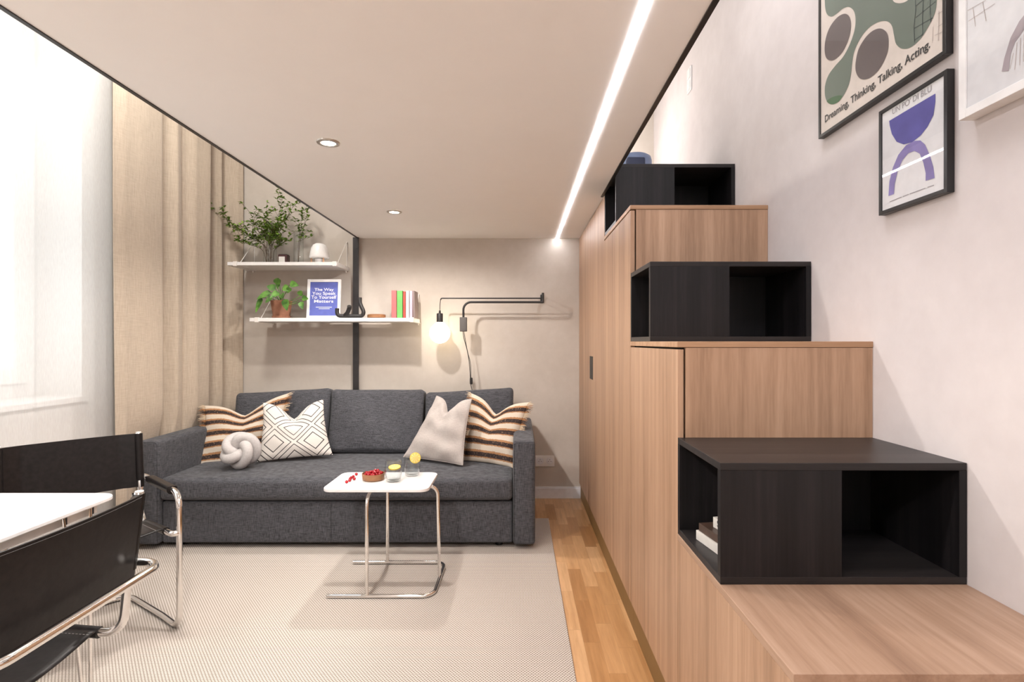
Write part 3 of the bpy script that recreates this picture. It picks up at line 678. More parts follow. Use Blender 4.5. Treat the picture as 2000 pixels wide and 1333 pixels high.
def cushion(x0, x1, dz=0, drop=0.0):
    b = nb(); hx = (x1 - x0) / 2
    def fn(q, p):
        k = (p[2] + 1) / 2
        q.y *= (1.0 - .42 * k); q.z += -.018 * (1 - p[0] ** 2) * 0 + (.012 * abs(p[0]) ** 3 * (p[2] > 0)) + drop * p[0] * (p[2] > 0) * .02
        q.x *= 1 - .012 * (1 - p[2] ** 2)
        q.y += .006 * math.sin(5 * p[0] + 3 * p[2])
        return q
    rbox(b, (0, 0, 0), (hx - .002, .105, .222), .035, 14, (0, .03, .012), fn)
    bmesh.ops.rotate(b, verts=b.verts, cent=(0, 0, 0), matrix=Matrix.Rotation(math.radians(-11), 3, 'X'))
    bmesh.ops.translate(b, verts=b.verts, vec=((x0 + x1) / 2, 4.02, .635 + dz)); o = obj('back_cushion', b, F, sf, smooth=True)
cushion(-2.07, -1.375, 0, 1); cushion(-1.372, -.685, .008); cushion(-.682, -.032, .004, 1)
for x, y in ((-2.04, 3.30), (-.115, 3.30), (-2.04, 4.1), (-.115, 4.1)):
    b = nb(); lathe(b, [(0, .0), (.022, 0), (.026, .04), (0, .04)], (x, y, .009)); obj('foot', b, M['rubber'], sf, auto=40)

# ------------------------------------------------------------------ pillows
def pillow_mesh(cor, th, chop=0.0, cw=.32, n=34, fringe=None, wr=.006, sag=.08, seed=0):
    """cor: BL, BR, TR, TL world corners"""
    BL, BR, TR, TL = [Vector(c) for c in cor]
    nrm = ((BR - BL).cross(TL - BL)).normalized()
    if nrm.y > 0: nrm = -nrm      # towards the room
    upv = ((TL + TR) - (BL + BR)).normalized(); hh = ((TL + TR) - (BL + BR)).length / 2
    rt = ((BR + TR) - (BL + TL)).normalized(); ww = ((BR + TR) - (BL + TL)).length / 2
    def P(u, v, s):
        a, c = (u + 1) / 2, (v + 1) / 2
        p = BL * (1 - a) * (1 - c) + BR * a * (1 - c) + TR * a * c + TL * (1 - a) * c
        p = p - rt * (u * ww * .5 * sag * (1 - v * v)) - upv * (v * hh * .5 * sag * (1 - u * u) * (1 if v > 0 else .4))
        k = max(0, (c - .15) / .85) ** 1.7
        g = math.exp(-abs(u / cw) ** 1.5)
        p = p - upv * (chop * k * g)
        t_ = (max(0, 1 - abs(u) ** 2.4) * max(0, 1 - abs(v) ** 2.4)) ** .55 * th
        t_ *= 1 - .45 * g * k * (chop > 0)
        wv = wr * (math.sin(6 * u + 4 * v + seed) * math.sin(5 * v - 3 * u + seed * 2) + .6 * math.sin(13 * u * v + seed + 4 * u)) * (1 - u ** 6) * (1 - v ** 6)
        return p + nrm * (s * t_ + (wv if s > 0 else 0))
    b = nb(); uvl = b.loops.layers.uv.new('UVMap')
    ts = [math.sin(PI / 2 * (2 * i / n - 1)) for i in range(n + 1)]
    for s in (1, -1):
        g = [[b.verts.new(P(u, v, s)) for u in ts] for v in ts]
        for i in range(n):
            for j in range(n):
                q = [(i, j), (i, j + 1), (i + 1, j + 1), (i + 1, j)]
                f = b.faces.new([g[a][c] for a, c in q])
                for lo, (a, c) in zip(f.loops, q): lo[uvl].uv = ((ts[c] + 1) / 2, (ts[a] + 1) / 2)
    bmesh.ops.remove_doubles(b, verts=b.verts, dist=1e-6)
    return b, P
def stripes_mat(name, amp=1.0):
    m, nt, b = new_mat(name); tc = N(nt, 'ShaderNodeTexCoord'); sp = N(nt, 'ShaderNodeSeparateXYZ'); L(nt, tc.outputs['UV'], sp.inputs[0])
    mp = N(nt, 'ShaderNodeMapping'); mp.inputs['Scale'].default_value = (30, 90, 1); L(nt, tc.outputs['UV'], mp.inputs[0])
    nz = noise(nt, mp.outputs[0], 1, 4, 0.7)
    mp2 = N(nt, 'ShaderNodeMapping'); mp2.inputs['Scale'].default_value = (60, 24, 1); L(nt, tc.outputs['UV'], mp2.inputs[0]); nz2 = noise(nt, mp2.outputs[0], 1, 4, 0.8)
    v = mth(nt, 'ADD', mth(nt, 'MULTIPLY', sp.outputs[1], 5.2), mth(nt, 'MULTIPLY', mth(nt, 'SUBTRACT', nz, .5), .22))
    f = mth(nt, 'FRACT', mth(nt, 'ADD', v, .12))
    cr = (0.60, 0.52, 0.43); oc = (0.38, 0.20, 0.10); dk = (0.045, 0.033, 0.032); br = (0.20, 0.10, 0.055)
    c = ramp(nt, f, [(0.0, cr), (0.40, cr), (0.43, oc), (0.48, oc), (0.51, br), (0.54, dk), (0.81, dk), (0.84, br), (0.86, oc), (0.955, oc)])
    sel = mth(nt, 'MULTIPLY', mth(nt, 'GREATER_THAN', f, .58), mth(nt, 'LESS_THAN', f, .82))
    c = mix(nt, mth(nt, 'MULTIPLY', sel, mth(nt, 'GREATER_THAN', nz2, .60)), c, (0.36, 0.24, 0.16))
    L(nt, c, b.inputs['Base Color']); b.inputs['Roughness'].default_value = 0.95; b.inputs['Specular IOR Level'].default_value = .1
    bump(nt, b, nz, 0.5, 0.002); return m
M['stripes'] = stripes_mat('brown_striped_weave')
def diamond_mat():
    m, nt, b = new_mat('diamond_line_print'); tc = N(nt, 'ShaderNodeTexCoord'); sp = N(nt, 'ShaderNodeSeparateXYZ'); L(nt, tc.outputs['UV'], sp.inputs[0])
    fx = mth(nt, 'ABSOLUTE', mth(nt, 'SUBTRACT', mth(nt, 'FRACT', mth(nt, 'ADD', mth(nt, 'MULTIPLY', sp.outputs[0], 1.7), .65)), .5))
    fy = mth(nt, 'ABSOLUTE', mth(nt, 'SUBTRACT', mth(nt, 'FRACT', mth(nt, 'ADD', mth(nt, 'MULTIPLY', sp.outputs[1], 1.7), .55)), .5))
    d = mth(nt, 'ADD', fx, fy)
    def ln(k, w_): return mth(nt, 'LESS_THAN', mth(nt, 'ABSOLUTE', mth(nt, 'SUBTRACT', d, k)), w_)
    l = mth(nt, 'MAXIMUM', mth(nt, 'MAXIMUM', ln(.25, .015), ln(.43, .014)), mth(nt, 'MAXIMUM', ln(.57, .014), ln(.75, .015)))
    L(nt, mix(nt, l, (0.66, 0.62, 0.575), (0.03, 0.025, 0.025)), b.inputs['Base Color']); b.inputs['Roughness'].default_value = .9
    f = noise(nt, coords(nt), 400, 2); bump(nt, b, f, .3, .001); return m
M['diamond'] = diamond_mat()
def linen(name, a, c):
    m, nt, b = new_mat(name); v = coords(nt, scale=(300, 300, 40)); v2 = coords(nt, scale=(40, 40, 300))
    f = mth(nt, 'ADD', mth(nt, 'MULTIPLY', noise(nt, v, 1, 3), .5), mth(nt, 'MULTIPLY', noise(nt, v2, 1, 3), .5))
    L(nt, ramp(nt, f, [(.35, a), (.65, c)]), b.inputs['Base Color']); b.inputs['Roughness'].default_value = .95; b.inputs['Specular IOR Level'].default_value = .1
    bump(nt, b, f, .3, .001); return m
M['linen'] = linen('oatmeal_linen', (.40, .355, .33), (.49, .44, .41))
M['knit'] = linen('pale_grey_knit', (.46, .43, .42), (.57, .54, .53))
def pillow(label, cor, th, mat, piping=False, fringe=False, **kw):
    c = Vector(cor[0]).lerp(Vector(cor[1]), .5)
    t = thing('throw_pillow', label, 'pillow', c)
    b, P = pillow_mesh(cor, th, **kw); obj('cover', b, mat, t, smooth=True)
    if piping:
        b = nb(); pts = []
        for k in range(40): pts.append(P(-1 + 2 * k / 40, -1, 0))
        for k in range(40): pts.append(P(1, -1 + 2 * k / 40, 0))
        for k in range(40): pts.append(P(1 - 2 * k / 40, 1, 0))
        for k in range(40): pts.append(P(-1, 1 - 2 * k / 40, 0))
        tube(b, pts, .0035, 6, closed=True); obj('piping', b, mat, t, smooth=True)
    if fringe:
        bs_ = [nb(), nb(), nb()]; rnd = random.Random(len(label))
        for sd in (-1, 1):
            for k in range(110):
                v = -1 + 2 * (k + .5) / 110; p = P(sd, v, 0); q = P(sd * .9, v, 0); d = (p - q).normalized()
                for r_ in range(2):
                    L_ = .020 + .024 * rnd.random(); e = p + d * L_ + Vector(((rnd.random() - .5) * .018, (rnd.random() - .7) * .02, (rnd.random() - .6) * .02))
                    st = p + Vector((0, -.004 * r_, 0)); ph = ((v + 1) / 2 * 5.2 + .12) % 1
                    which = 0 if ph < .44 else (2 if .58 < ph < .82 else 1)
                    tube(bs_[which], [st, st.lerp(e, .5) + Vector((0, 0, .003)), e], .0013, 4, radii=[.0018, .0015, .0008])
        for bb, mm in zip(bs_, (M['fr_cream'], M['fr_ochre'], M['fr_dark'])): obj('fringe', bb, mm, t)['kind'] = 'stuff'
    return t
M['fr_cream'] = plain('cream_yarn', (.66, .53, .38), .95); M['fr_ochre'] = plain('ochre_yarn', (.42, .20, .08), .95); M['fr_dark'] = plain('dark_yarn', (.07, .035, .02), .95)
pillow('brown and cream striped fringed pillow at the left end of the sofa', [Wp(386, 910, 3.62), Wp(545, 900, 3.80), Wp(563, 768, 3.92), Wp(400, 792, 3.78)], .055, M['stripes'], fringe=True, chop=.10, cw=.42, seed=1)
pillow('white pillow with black diamond line pattern', [Wp(502, 903, 3.58), Wp(650, 889, 3.70), Wp(632, 780, 3.84), Wp(513, 786, 3.70)], .060, M['diamond'], chop=.115, cw=.40, seed=3)
pillow('plain oatmeal pillow with piped edges right of the centre', [Wp(788, 893, 3.68), Wp(904, 909, 3.46), Wp(921, 780, 3.60), Wp(853, 774, 3.82)], .062, M['linen'], piping=True, chop=.10, cw=.30, wr=.013, seed=5)
pillow('brown and cream striped fringed pillow at the right end of the sofa', [Wp(906, 900, 3.66), Wp(1000, 914, 3.50), Wp(1033, 786, 3.62), Wp(920, 768, 3.82)], .055, M['stripes'], fringe=True, chop=.10, cw=.38, seed=2)
# knotted ball cushion
kc = Wp(470, 882, 3.44); t = thing('knot_cushion', 'pale grey knotted ball cushion on the left of the seat', 'cushion', (kc.x, kc.y, .43))
b = nb(); pts = []
for k in range(200):
    a = 2 * PI * k / 200; r_ = .066 + .026 * math.cos(4 * a * 1.0)
    ph = 3 * a; 
    R0 = .062; rr = .030
    x = (R0 + rr * math.cos(4 * a)) * math.cos(3 * a); y = (R0 + rr * math.cos(4 * a)) * math.sin(3 * a); z = .048 * math.sin(4 * a)
    pts.append(Vector((x, y, z)))
tube(b, pts, .0315, 14, closed=True)
bmesh.ops.rotate(b, verts=b.verts, cent=(0, 0, 0), matrix=Matrix.Rotation(math.radians(62), 3, 'X') @ Matrix.Rotation(math.radians(20), 3, 'Z'))
bmesh.ops.translate(b, verts=b.verts, vec=(kc.x, kc.y, .43 + .118)); obj('knotted_tube', b, M['knit'], t, smooth=True)

# ------------------------------------------------------------------ side table
st = thing('side_table', 'small white side table on a chrome tube frame in front of the sofa', 'side table', (-.68, 2.77, .009))
ZT1 = .529
b = nb(); pts = fillet([(-.938, 2.598, 0), (-.428, 2.598, 0), (-.428, 2.938, 0), (-.938, 2.938, 0)], .045, 8, closed=True)
prism(b, [(p.x, p.y) for p in pts], 2, ZT1 - .017, ZT1); obj('tabletop', b, M['table_white'], st, bevel=.004, seg=3)
zf = .0185; r = .0095
b = nb(); tube(b, fillet([(-.91, 2.60, zf), (-.405, 2.60, zf), (-.40, 3.00, zf), (-.905, 3.00, zf)], .06, 8), r, 14); obj('base_rail', b, M['chrome'], st, auto=50)
for pts in ([(-.72, 2.60, zf + .006), (-.72, 2.60, ZT1 - .040), (-.72, 2.70, ZT1 - .030)], [(-.717, 3.0, zf + .006), (-.717, 3.0, ZT1 - .04), (-.717, 2.84, ZT1 - .030)], [(-.406, 2.82, zf + .006), (-.412, 2.80, ZT1 - .040), (-.56, 2.77, ZT1 - .030)]):
    b = nb(); tube(b, fillet(pts, .045, 8), r * .95, 14); obj('leg', b, M['chrome'], st, auto=50)
b = nb(); box(b, -.80, -.52, 2.66, 2.88, ZT1 - .026, ZT1 - .017); obj('mounting_plate', b, M['white_metal'], st)
# bowl of berries
M['bowl_wood'] = wood_mat('bowl_wood', 0, (.16, .07, .028), (.27, .125, .055), (.34, .17, .08), .45)
bc = Vector((-.735, 2.775, ZT1)); b = nb()
lathe(b, [(0, 0), (.046, 0), (.054, .006), (.057, .034), (.053, .034), (.049, .012), (0, .010)], bc + Vector((0, 0, .0003)), 40)
o = obj('bowl', b, M['bowl_wood'], None, auto=35, origin=tuple(bc)); tag(o, 'small wooden bowl filled with red berries on the side table', 'bowl')
M['berry'] = plain('red_berry', (.33, .006, .014), .25, var=.3, nscale=80)
b = nb(); bmesh.ops.create_uvsphere(b, u_segments=12, v_segments=8, radius=.0078); br0 = obj('berry', b, M['berry'], None, smooth=True)
tag(br0, 'red berry heaped in the wooden bowl', 'berry', 'berries in the wooden bowl')
rb = random.Random(5); P_ = []
zlev = [(ZT1 + .0185, .043), (ZT1 + .031, .042), (ZT1 + .0405, .030)]
for zz, rad in zlev:
    for _ in range(900):
        a = rb.random() * 2 * PI; q = math.sqrt(rb.random()) * rad; p = Vector((bc.x + q * math.cos(a), bc.y + q * math.sin(a), zz + rb.random() * .002))
        if all((p - s_).length > .0138 for s_ in P_): P_.append(p)
for i, p in enumerate(P_):
    o = br0 if i == 0 else dup(br0); o.location = p
for i, (px, py) in enumerate(((677, 942), (683, 939), (686, 934), (690, 932), (684, 936), (692, 936), (696, 927))):
    Y = FPX * (CH - ZT1 - .007) / (py - 668); v = Wp(px, py, Y); o = dup(br0); o.location = (v.x, v.y, ZT1 + .0079)
    tag(o, 'red berry lying loose on the white side table', 'berry', 'loose berries beside the bowl')
# glasses
def tumbler(label, x, y, r, h, wl):
    t = thing('drinking_glass', label, 'glass', (x, y, ZT1 + .0004))
    b = nb(); prof = [(0, 0), (r * .72, 0), (r * .86, .008), (r, h * .40), (r * .97, h * .7), (r * .90, h), (r * .90 - .0014, h), (r * .97 - .0016, h * .7), (r - .0016, h * .40), (r * .84 - .0012, .014), (r * .66, .009), (0, .009)]
    lathe(b, prof, (x, y, ZT1 + .0004), 40); obj('glass_body', b, M['glass'], t, auto=60)
    b = nb(); lathe(b, [(0, .0095), (r * .66, .0095), (r * .84 - .002, .0145), (r - .0024, h * .40), (r - .0022, wl), (0, wl)], (x, y, ZT1 + .0004), 40); obj('water', b, M['water'], t, auto=50)
    return t
tumbler('clear tumbler of water beside the berry bowl, lemon floating inside', -.627, 2.745, .043, .105, .062)
tumbler('clear tumbler of water behind, with a lemon slice on its rim', -.555, 2.86, .043, .105, .045)
def lemon_mat():
    m, nt, b = new_mat('lemon_flesh'); tc = N(nt, 'ShaderNodeTexCoord'); g = N(nt, 'ShaderNodeTexGradient', gradient_type='RADIAL'); mp = N(nt, 'ShaderNodeMapping')
    L(nt, tc.outputs['UV'], mp.inputs[0]); L(nt, mp.outputs[0], g.inputs[0])
    f = mth(nt, 'ABSOLUTE', mth(nt, 'SUBTRACT', mth(nt, 'FRACT', mth(nt, 'MULTIPLY', g.outputs[1], 9)), .5))
    L(nt, ramp(nt, f, [(.38, (.80, .58, .14)), (.48, (.84, .76, .46))]), b.inputs['Base Color']); b.inputs['Roughness'].default_value = .35; return m
M['lemon'] = lemon_mat(); M['rind'] = plain('lemon_rind', (.80, .55, .05), .4)
def lemon(label, c, r, rot):
    t = thing('lemon_slice', label, 'lemon', c)
    b = nb(); uvl = b.loops.layers.uv.new('UVMap'); lathe(b, [(0, -.002), (r * .88, -.002), (r * .88, .002), (0, .002)], (0, 0, 0), 32)
    for f in b.faces:
        for lo in f.loops: lo[uvl].uv = (lo.vert.co.x, lo.vert.co.y)
    b2 = nb(); lathe(b2, [(r * .88, -.0023), (r, -.0018), (r, .0018), (r * .88, .0023)], (0, 0, 0), 32, closed=True)
    for q in (b, b2):
        bmesh.ops.rotate(q, verts=q.verts, cent=(0, 0, 0), matrix=rot); bmesh.ops.translate(q, verts=q.verts, vec=c)
    obj('flesh', b, M['lemon'], t); obj('rind', b2, M['rind'], t)
RX = lambda d: Matrix.Rotation(math.radians(d), 3, 'X')
lemon('yellow lemon slice on the rim of the farther glass', Wp(811, 895, 2.845), .028, RX(78) @ Matrix.Rotation(.2, 3, 'Y'))
lemon('yellow lemon slice floating inside the nearer glass', Vector((-.622, 2.750, ZT1 + .070)), .030, RX(12))

# ------------------------------------------------------------------ shelves
def shelf(label, x0, x1, yf, yb, z0, z1, bx):
    t = thing('wall_shelf', label, 'shelf', ((x0 + x1) / 2, YB, z0), 'white wall shelves')
    b = nb(); box(b, x0, x1, yf, yb, z0, z1); obj('board', b, M['white'], t, bevel=.002)
    for x in bx:
        b = nb(); w_ = .014
        box(b, x - w_, x + w_, yf - .004, YB - .001, z0 - .004, z0); box(b, x - w_, x + w_, yf - .004, yf, z0, z1 + .004); box(b, x - w_, x + w_, yf, yf + .018, z1, z1 + .004)
        tube(b, [(x, YB - .03, z0 - .004), (x, YB - .03, z0 - .018)], .004, 8)
        br_ = obj('bracket', b, M['white_metal'], t)
        b = nb(); top = z1 + .195
        tube(b, [(x, YB - .006, z1), (x, YB - .006, top)], .0026, 8); tube(b, [(x, YB - .006, top), (x, YB - .012, top + .004), (x, yf + .07, z1 + .002)], .0026, 8)
        tube(b, [(x, YB - .001, top), (x, YB - .014, top)], .005, 8); obj('support_wire', b, M['white_metal'], br_, auto=40)
    return t
Z1t, Z2t = 1.815, 1.405
shelf('upper short white wall shelf holding vases and a mushroom lamp', -2.13, -1.327, 4.0, 4.298, 1.790, Z1t, (-2.072, -1.345))
shelf('lower long white wall shelf holding plant, print and books', -1.968, -.765, 4.0, 4.252, 1.378, Z2t, (-1.915, -.779))

# vases with branches
def vase(label, x, y, r, h, z):
    b = nb(); lathe(b, [(0, 0), (r * .9, 0), (r, .006), (r, h), (r - .0022, h), (r - .0022, .010), (0, .010)], (x, y, z + .0004), 32)
    o = obj('glass_vase', b, M['glass'], None, auto=50, origin=(x, y, z)); tag(o, label, 'vase')
v1 = (-1.875, 4.13); v2 = (-1.655, 4.12)
vase('short wide clear glass vase with a big spray of branches', *v1, .048, .135, Z1t)
vase('tall slim clear glass cylinder vase beside the mushroom lamp', *v2, .036, .245, Z1t)
M['twig'] = plain('brown_twig', (.10, .06, .035), .8); 
def leaf_mat(name, a, c):
    m, nt, b = new_mat(name); f = noise(nt, coords(nt), 30, 2); L(nt, ramp(nt, f, [(.35, a), (.65, c)]), b.inputs['Base Color'])
    b.inputs['Roughness'].default_value = .45; b.inputs['Subsurface Weight'].default_value = 0.0; return m
M['leaf'] = leaf_mat('branch_leaf', (.075, .16, .02), (.25, .38, .06))
M['leaf_dark'] = leaf_mat('pothos_leaf', (.045, .13, .02), (.14, .32, .05))
def leafq(b, p, d, up, ln, wd, curl=.25):
    d = d.normalized(); s_ = d.cross(up)
    if s_.length < 1e-3: s_ = d.orthogonal()
    s_.normalize(); n_ = s_.cross(d)
    mids = [p, p + d * ln * .35 + n_ * ln * .03, p + d * ln * .7 - n_ * ln * curl * .2, p + d * ln - n_ * ln * curl * .5]
    wds = [.0, wd * .5, wd * .42, 0]
    M0 = [b.verts.new(q) for q in mids]
    Lf = [b.verts.new(mids[i] + s_ * wds[i] + n_ * wd * .12) for i in (1, 2)]; Rt = [b.verts.new(mids[i] - s_ * wds[i] + n_ * wd * .12) for i in (1, 2)]
    b.faces.new([M0[0], Lf[0], M0[1]]); b.faces.new([M0[0], M0[1], Rt[0]])
    b.faces.new([M0[1], Lf[0], Lf[1], M0[2]]); b.faces.new([M0[1], M0[2], Rt[1], Rt[0]])
    b.faces.new([M0[2], Lf[1], M0[3]]); b.faces.new([M0[2], M0[3], Rt[1]])
rl = random.Random(11)
def branch(label, base, tip, group, subs=13, z0=Z1t + .012, bend=.05):
    base = Vector((base[0], base[1], z0)); tip = Vector(tip)
    t = thing('leafy_branch', label, 'branch', tuple(base), group)
    tw = nb(); lf = nb()
    mid = base.lerp(tip, .5) + Vector((0, 0, bend)); q1 = base.lerp(tip, .22) + Vector((0, 0, bend * 1.1)); q1.x = base.x + (tip.x - base.x) * .12
    main = [Vector(p) for p in smooth_poly([tuple(base), tuple(q1), tuple(mid), tuple(tip)], 7, False)]
    tube(tw, main, .002, 5, radii=[.0024 * (1 - .7 * i / len(main)) for i in range(len(main))])
    def whorl(p, n=None):
        for k in range(n or rl.randint(4, 6)):
            a = rl.random() * 2 * PI; el = rl.uniform(-.2, .9)
            d = Vector((math.cos(a) * math.cos(el), math.sin(a) * math.cos(el) * .7, math.sin(el)))
            leafq(lf, p, d, Vector((0, 0, 1)), rl.uniform(.023, .037), rl.uniform(.013, .019))
    L_ = len(main)
    for i in range(int(L_ * .45), L_, 2): whorl(main[i] + Vector((0, 0, .002)), 3)
    whorl(main[-1], 7)
    for s_ in range(subs):
        f = .38 + .58 * (s_ + rl.random() * .6) / subs; p = main[min(L_ - 1, int(f * L_))]
        dr = (tip - base).normalized(); side = Vector((rl.uniform(-1, 1), rl.uniform(-.5, .35), rl.uniform(-.35, .9)))
        e = p + (dr * .45 + side * .75).normalized() * rl.uniform(.05, .105); e.y = min(e.y, 4.275); m_ = p.lerp(e, .5) + Vector((0, 0, .008))
        tube(tw, [p, m_, e], .0011, 4)
        whorl(e); whorl(m_, 3)
    for v in lf.verts: v.co.y = min(v.co.y, 4.292)
    obj('twig', tw, M['twig'], t, smooth=True); obj('leaves', lf, M['leaf'], t)
tips = [((414, 410, 4.05), 'longest branch arching far left over the curtain'), ((446, 440, 4.10), 'low branch leaning left out of the short vase'), ((490, 418, 4.05), 'branch leaning slightly left from the short vase'), ((462, 470, 4.12), 'lowest drooping branch left of the short vase'),
        ((520, 418, 4.20), 'upright branch at the back of the short vase'), ((552, 388, 4.08), 'tallest branch of the short vase, reaching the loft edge'), ((545, 440, 4.02), 'front branch above the dark candle'), ((573, 402, 4.10), 'branch leaning right toward the slim vase'), ((508, 440, 4.02), 'bushy front branch at the centre of the spray'), ((560, 470, 4.05), 'low branch spreading right above the candle'), ((535, 455, 4.15), 'short twiggy branch in the middle of the spray')]
for (px, py, Y), lb in tips:
    branch(lb, (v1[0] + rl.uniform(-.03, .03), v1[1] + rl.uniform(-.03, .03)), Wp(px, py, Y), 'branches in the short vase')
branch('leafy branch rising right from the slim glass vase', (v2[0], v2[1]), Wp(601, 408, 4.10), 'branches in the slim vase', 6)
branch('leafy branch standing straight in the slim glass vase', (v2[0] - .01, v2[1] + .01), Wp(590, 425, 4.12), 'branches in the slim vase', 6)
# candle
t = thing('candle', 'dark red candle jar with a white label between the vases', 'candle', (-1.757, 4.10, Z1t))
b = nb(); box(b, -1.790, -1.724, 4.07, 4.13, Z1t + .0005, Z1t + .066); obj('jar', b, plain('dark_wine_jar', (.05, .014, .014), .25), t, bevel=.004)
b = nb(); box(b, -1.783, -1.738, 4.0680, 4.0695, Z1t + .008, Z1t + .050); obj('paper_label', b, M['cv_white'], t)
b = nb(); box(b, -1.786, -1.728, 4.074, 4.126, Z1t + .066, Z1t + .069); obj('lid', b, M['black_metal'], t)
# mushroom lamp
M['opal'] = plain('opal_shade', (.86, .85, .84), .35); M['beech'] = plain('beech_leg', (.62, .36, .22), .5)
mc = (-1.488, 4.09); t = thing('table_lamp', 'white mushroom shaped table lamp with three wooden legs', 'table lamp', (*mc, Z1t))
b = nb(); prof = [(0, .145), (.028, .143), (.046, .132), (.058, .11), (.066, .075), (.072, .042), (.070, .034), (.062, .032), (0, .032)]
lathe(b, prof, (*mc, Z1t + .006), 36); obj('lamp_shade', b, M['opal'], t, smooth=True)
b = nb(); lathe(b, [(0, .004), (.030, .004), (.032, .034), (0, .034)], (*mc, Z1t), 28); obj('light_core', b, M['opal'], t, auto=40)
for a in (200, 320, 80):
    a = math.radians(a); b = nb(); x, y = mc[0] + .056 * math.cos(a), mc[1] + .056 * math.sin(a)
    tube(b, [(x, y, Z1t + .0005), (x, y, Z1t + .042)], .006, 10); obj('leg', b, M['beech'], t, auto=40)
# pothos
M['terracotta'] = plain('terracotta', (.30, .135, .08), .85, var=.1)
pc = (-1.790, 4.13); t = thing('potted_plant', 'green trailing plant in a terracotta pot with saucer', 'plant', (*pc, Z2t))
b = nb(); lathe(b, [(0, .012), (.058, .012), (.078, .135), (.072, .135), (.068, .115), (0, .115)], (*pc, Z2t), 36); obj('pot', b, M['terracotta'], t, auto=40)
b = nb(); lathe(b, [(0, .0005), (.062, .0005), (.068, .020), (.062, .020), (.058, .011), (0, .011)], (*pc, Z2t), 36); obj('saucer', b, M['terracotta'], t, auto=40)
stm = nb(); lv = nb()
def pothos(pts, ln, wd, dirv):
    pp = [Vector(p) for p in smooth_poly(pts, 6, False)]; tube(stm, pp, .0022, 5); d = Vector(dirv)
    # heart-ish leaf: wider grid leaf
    d.normalize(); s_ = d.cross(Vector((0, -1, .35))).normalized(); n_ = s_.cross(d); prev = None; K = 8
    for k in range(K + 1):
        f = k / K; wv = wd * .5 * math.sin(PI * min(1, f ** .62)) ** .8 * (1 if f < 1 else 0); c = pp[-1] + d * ln * f - Vector((0, 0, 1)) * ln * .25 * f * f
        cur = [c + s_ * wv + n_ * wv * .3, c, c - s_ * wv + n_ * wv * .3]
        cur = [lv.verts.new(q) for q in cur]
        if prev:
            for j in (0, 1): lv.faces.new([prev[j], prev[j + 1], cur[j + 1], cur[j]])
        prev = cur
c0 = Vector((pc[0], pc[1], Z2t + .118))
def pw(px, py, Y): return tuple(Wp(px, py, Y))
for e, ln, wd, d in ((pw(545, 545, 4.12), .055, .035, (-.1, -.2, -1)), (pw(541, 556, 4.10), .06, .05, (.3, -.3, .9)), (pw(552, 562, 4.05), .065, .045, (.8, -.2, -.1)), (pw(566, 556, 4.08), .065, .045, (1, -.2, .1)), (pw(530, 572, 4.05), .09, .042, (-1, -.2, -.25)), (pw(512, 582, 4.05), .085, .035, (-.5, -.1, -1)),
                     (pw(545, 572, 4.02), .06, .045, (-.5, -.6, -.3)), (pw(556, 585, 4.03), .065, .045, (.4, -.3, -1)), (pw(538, 565, 4.06), .06, .045, (-.6, -.3, .4)), (pw(560, 570, 4.04), .055, .04, (.6, -.3, .4)), (pw(550, 575, 4.0), .05, .04, (.3, -.5, -.2)), (pw(532, 580, 4.04), .05, .035, (-.8, -.3, -.6)),
                     (pw(586, 578, 4.08), .05, .04, (.3, -.3, .8)), (pw(590, 584, 4.08), .05, .04, (.9, -.3, .2)), (pw(587, 590, 4.07), .045, .035, (.3, -.2, -.6))):
    ln *= 1.18; wd *= 1.2; m_ = c0.lerp(Vector(e), .5) + Vector((0, 0, .012)); 
    if e[0] > c0.x + .10: m_ = c0.lerp(Vector(e), .5) + Vector((0, -.02, -.018))
    pothos([tuple(c0), tuple(m_), e], ln, wd, d)
obj('stems', stm, M['leaf_dark'], t, smooth=True); o = obj('leaves', lv, M['leaf_dark'], t, smooth=True)
# framed quote print
t = thing('framed_print', 'white framed blue quote print standing on the lower shelf', 'picture', (-1.45, 4.12, Z2t))
FXL = Wp(598, 0, 4.10).x; FW = .252; FH = .298; fd = Matrix.Rotation(math.radians(-5), 3, 'X')
def fr(x, y, z): return Vector((FXL, 4.10, Z2t + .001)) + fd @ Vector((x, y, z))
def xbox(bm, x0, x1, y0, y1, z0, z1):
    vs = box(bm, x0, x1, y0, y1, z0, z1)
    for v in vs: v.co = fr(*v.co)
b = nb(); k = .021
xbox(b, 0, k, 0, .018, 0, FH); xbox(b, FW - k, FW, 0, .018, 0, FH); xbox(b, k, FW - k, 0, .018, 0, k); xbox(b, k, FW - k, 0, .018, FH - k, FH); obj('frame', b, M['white'], t, bevel=.0015)
b = nb(); xbox(b, k, FW - k, .006, .010, k, FH - k); obj('print', b, plain('blue_paper', (.10, .125, .42), .6, var=.08), t)
M['white_ink'] = plain('white_ink', (.80, .80, .84), .6)
for i, (s_, wd) in enumerate((('The Way', .145), ('You Speak', .178), ('To Yourself', .190), ('Matters', .145))):
    o_ = fr(FW / 2 - wd / 2, .006, FH - .088 - i * .030)
    text_mesh('quote_text', s_, M['white_ink'], t, o_, (1, 0, 0), fd @ Vector((0, 0, 1)), width=wd, extr=.0012, bold=.0005, height=(.028, .030, .025, .023)[i])
b = nb()
for zz, a0, a1 in ((.083, .068, .188), (.072, .09, .172)): xbox(b, a0, a1, .0050, .0058, zz, zz + .004)
obj('caption_line', b, M['white_ink'], t)
b = nb(); plate(b, [fr(FW * .45, .018, .2), fr(FW * .55, .018, .2), fr(FW * .55, .075, .004), fr(FW * .45, .075, .004)], (0, .003, 0)); obj('stand', b, M['white'], t)
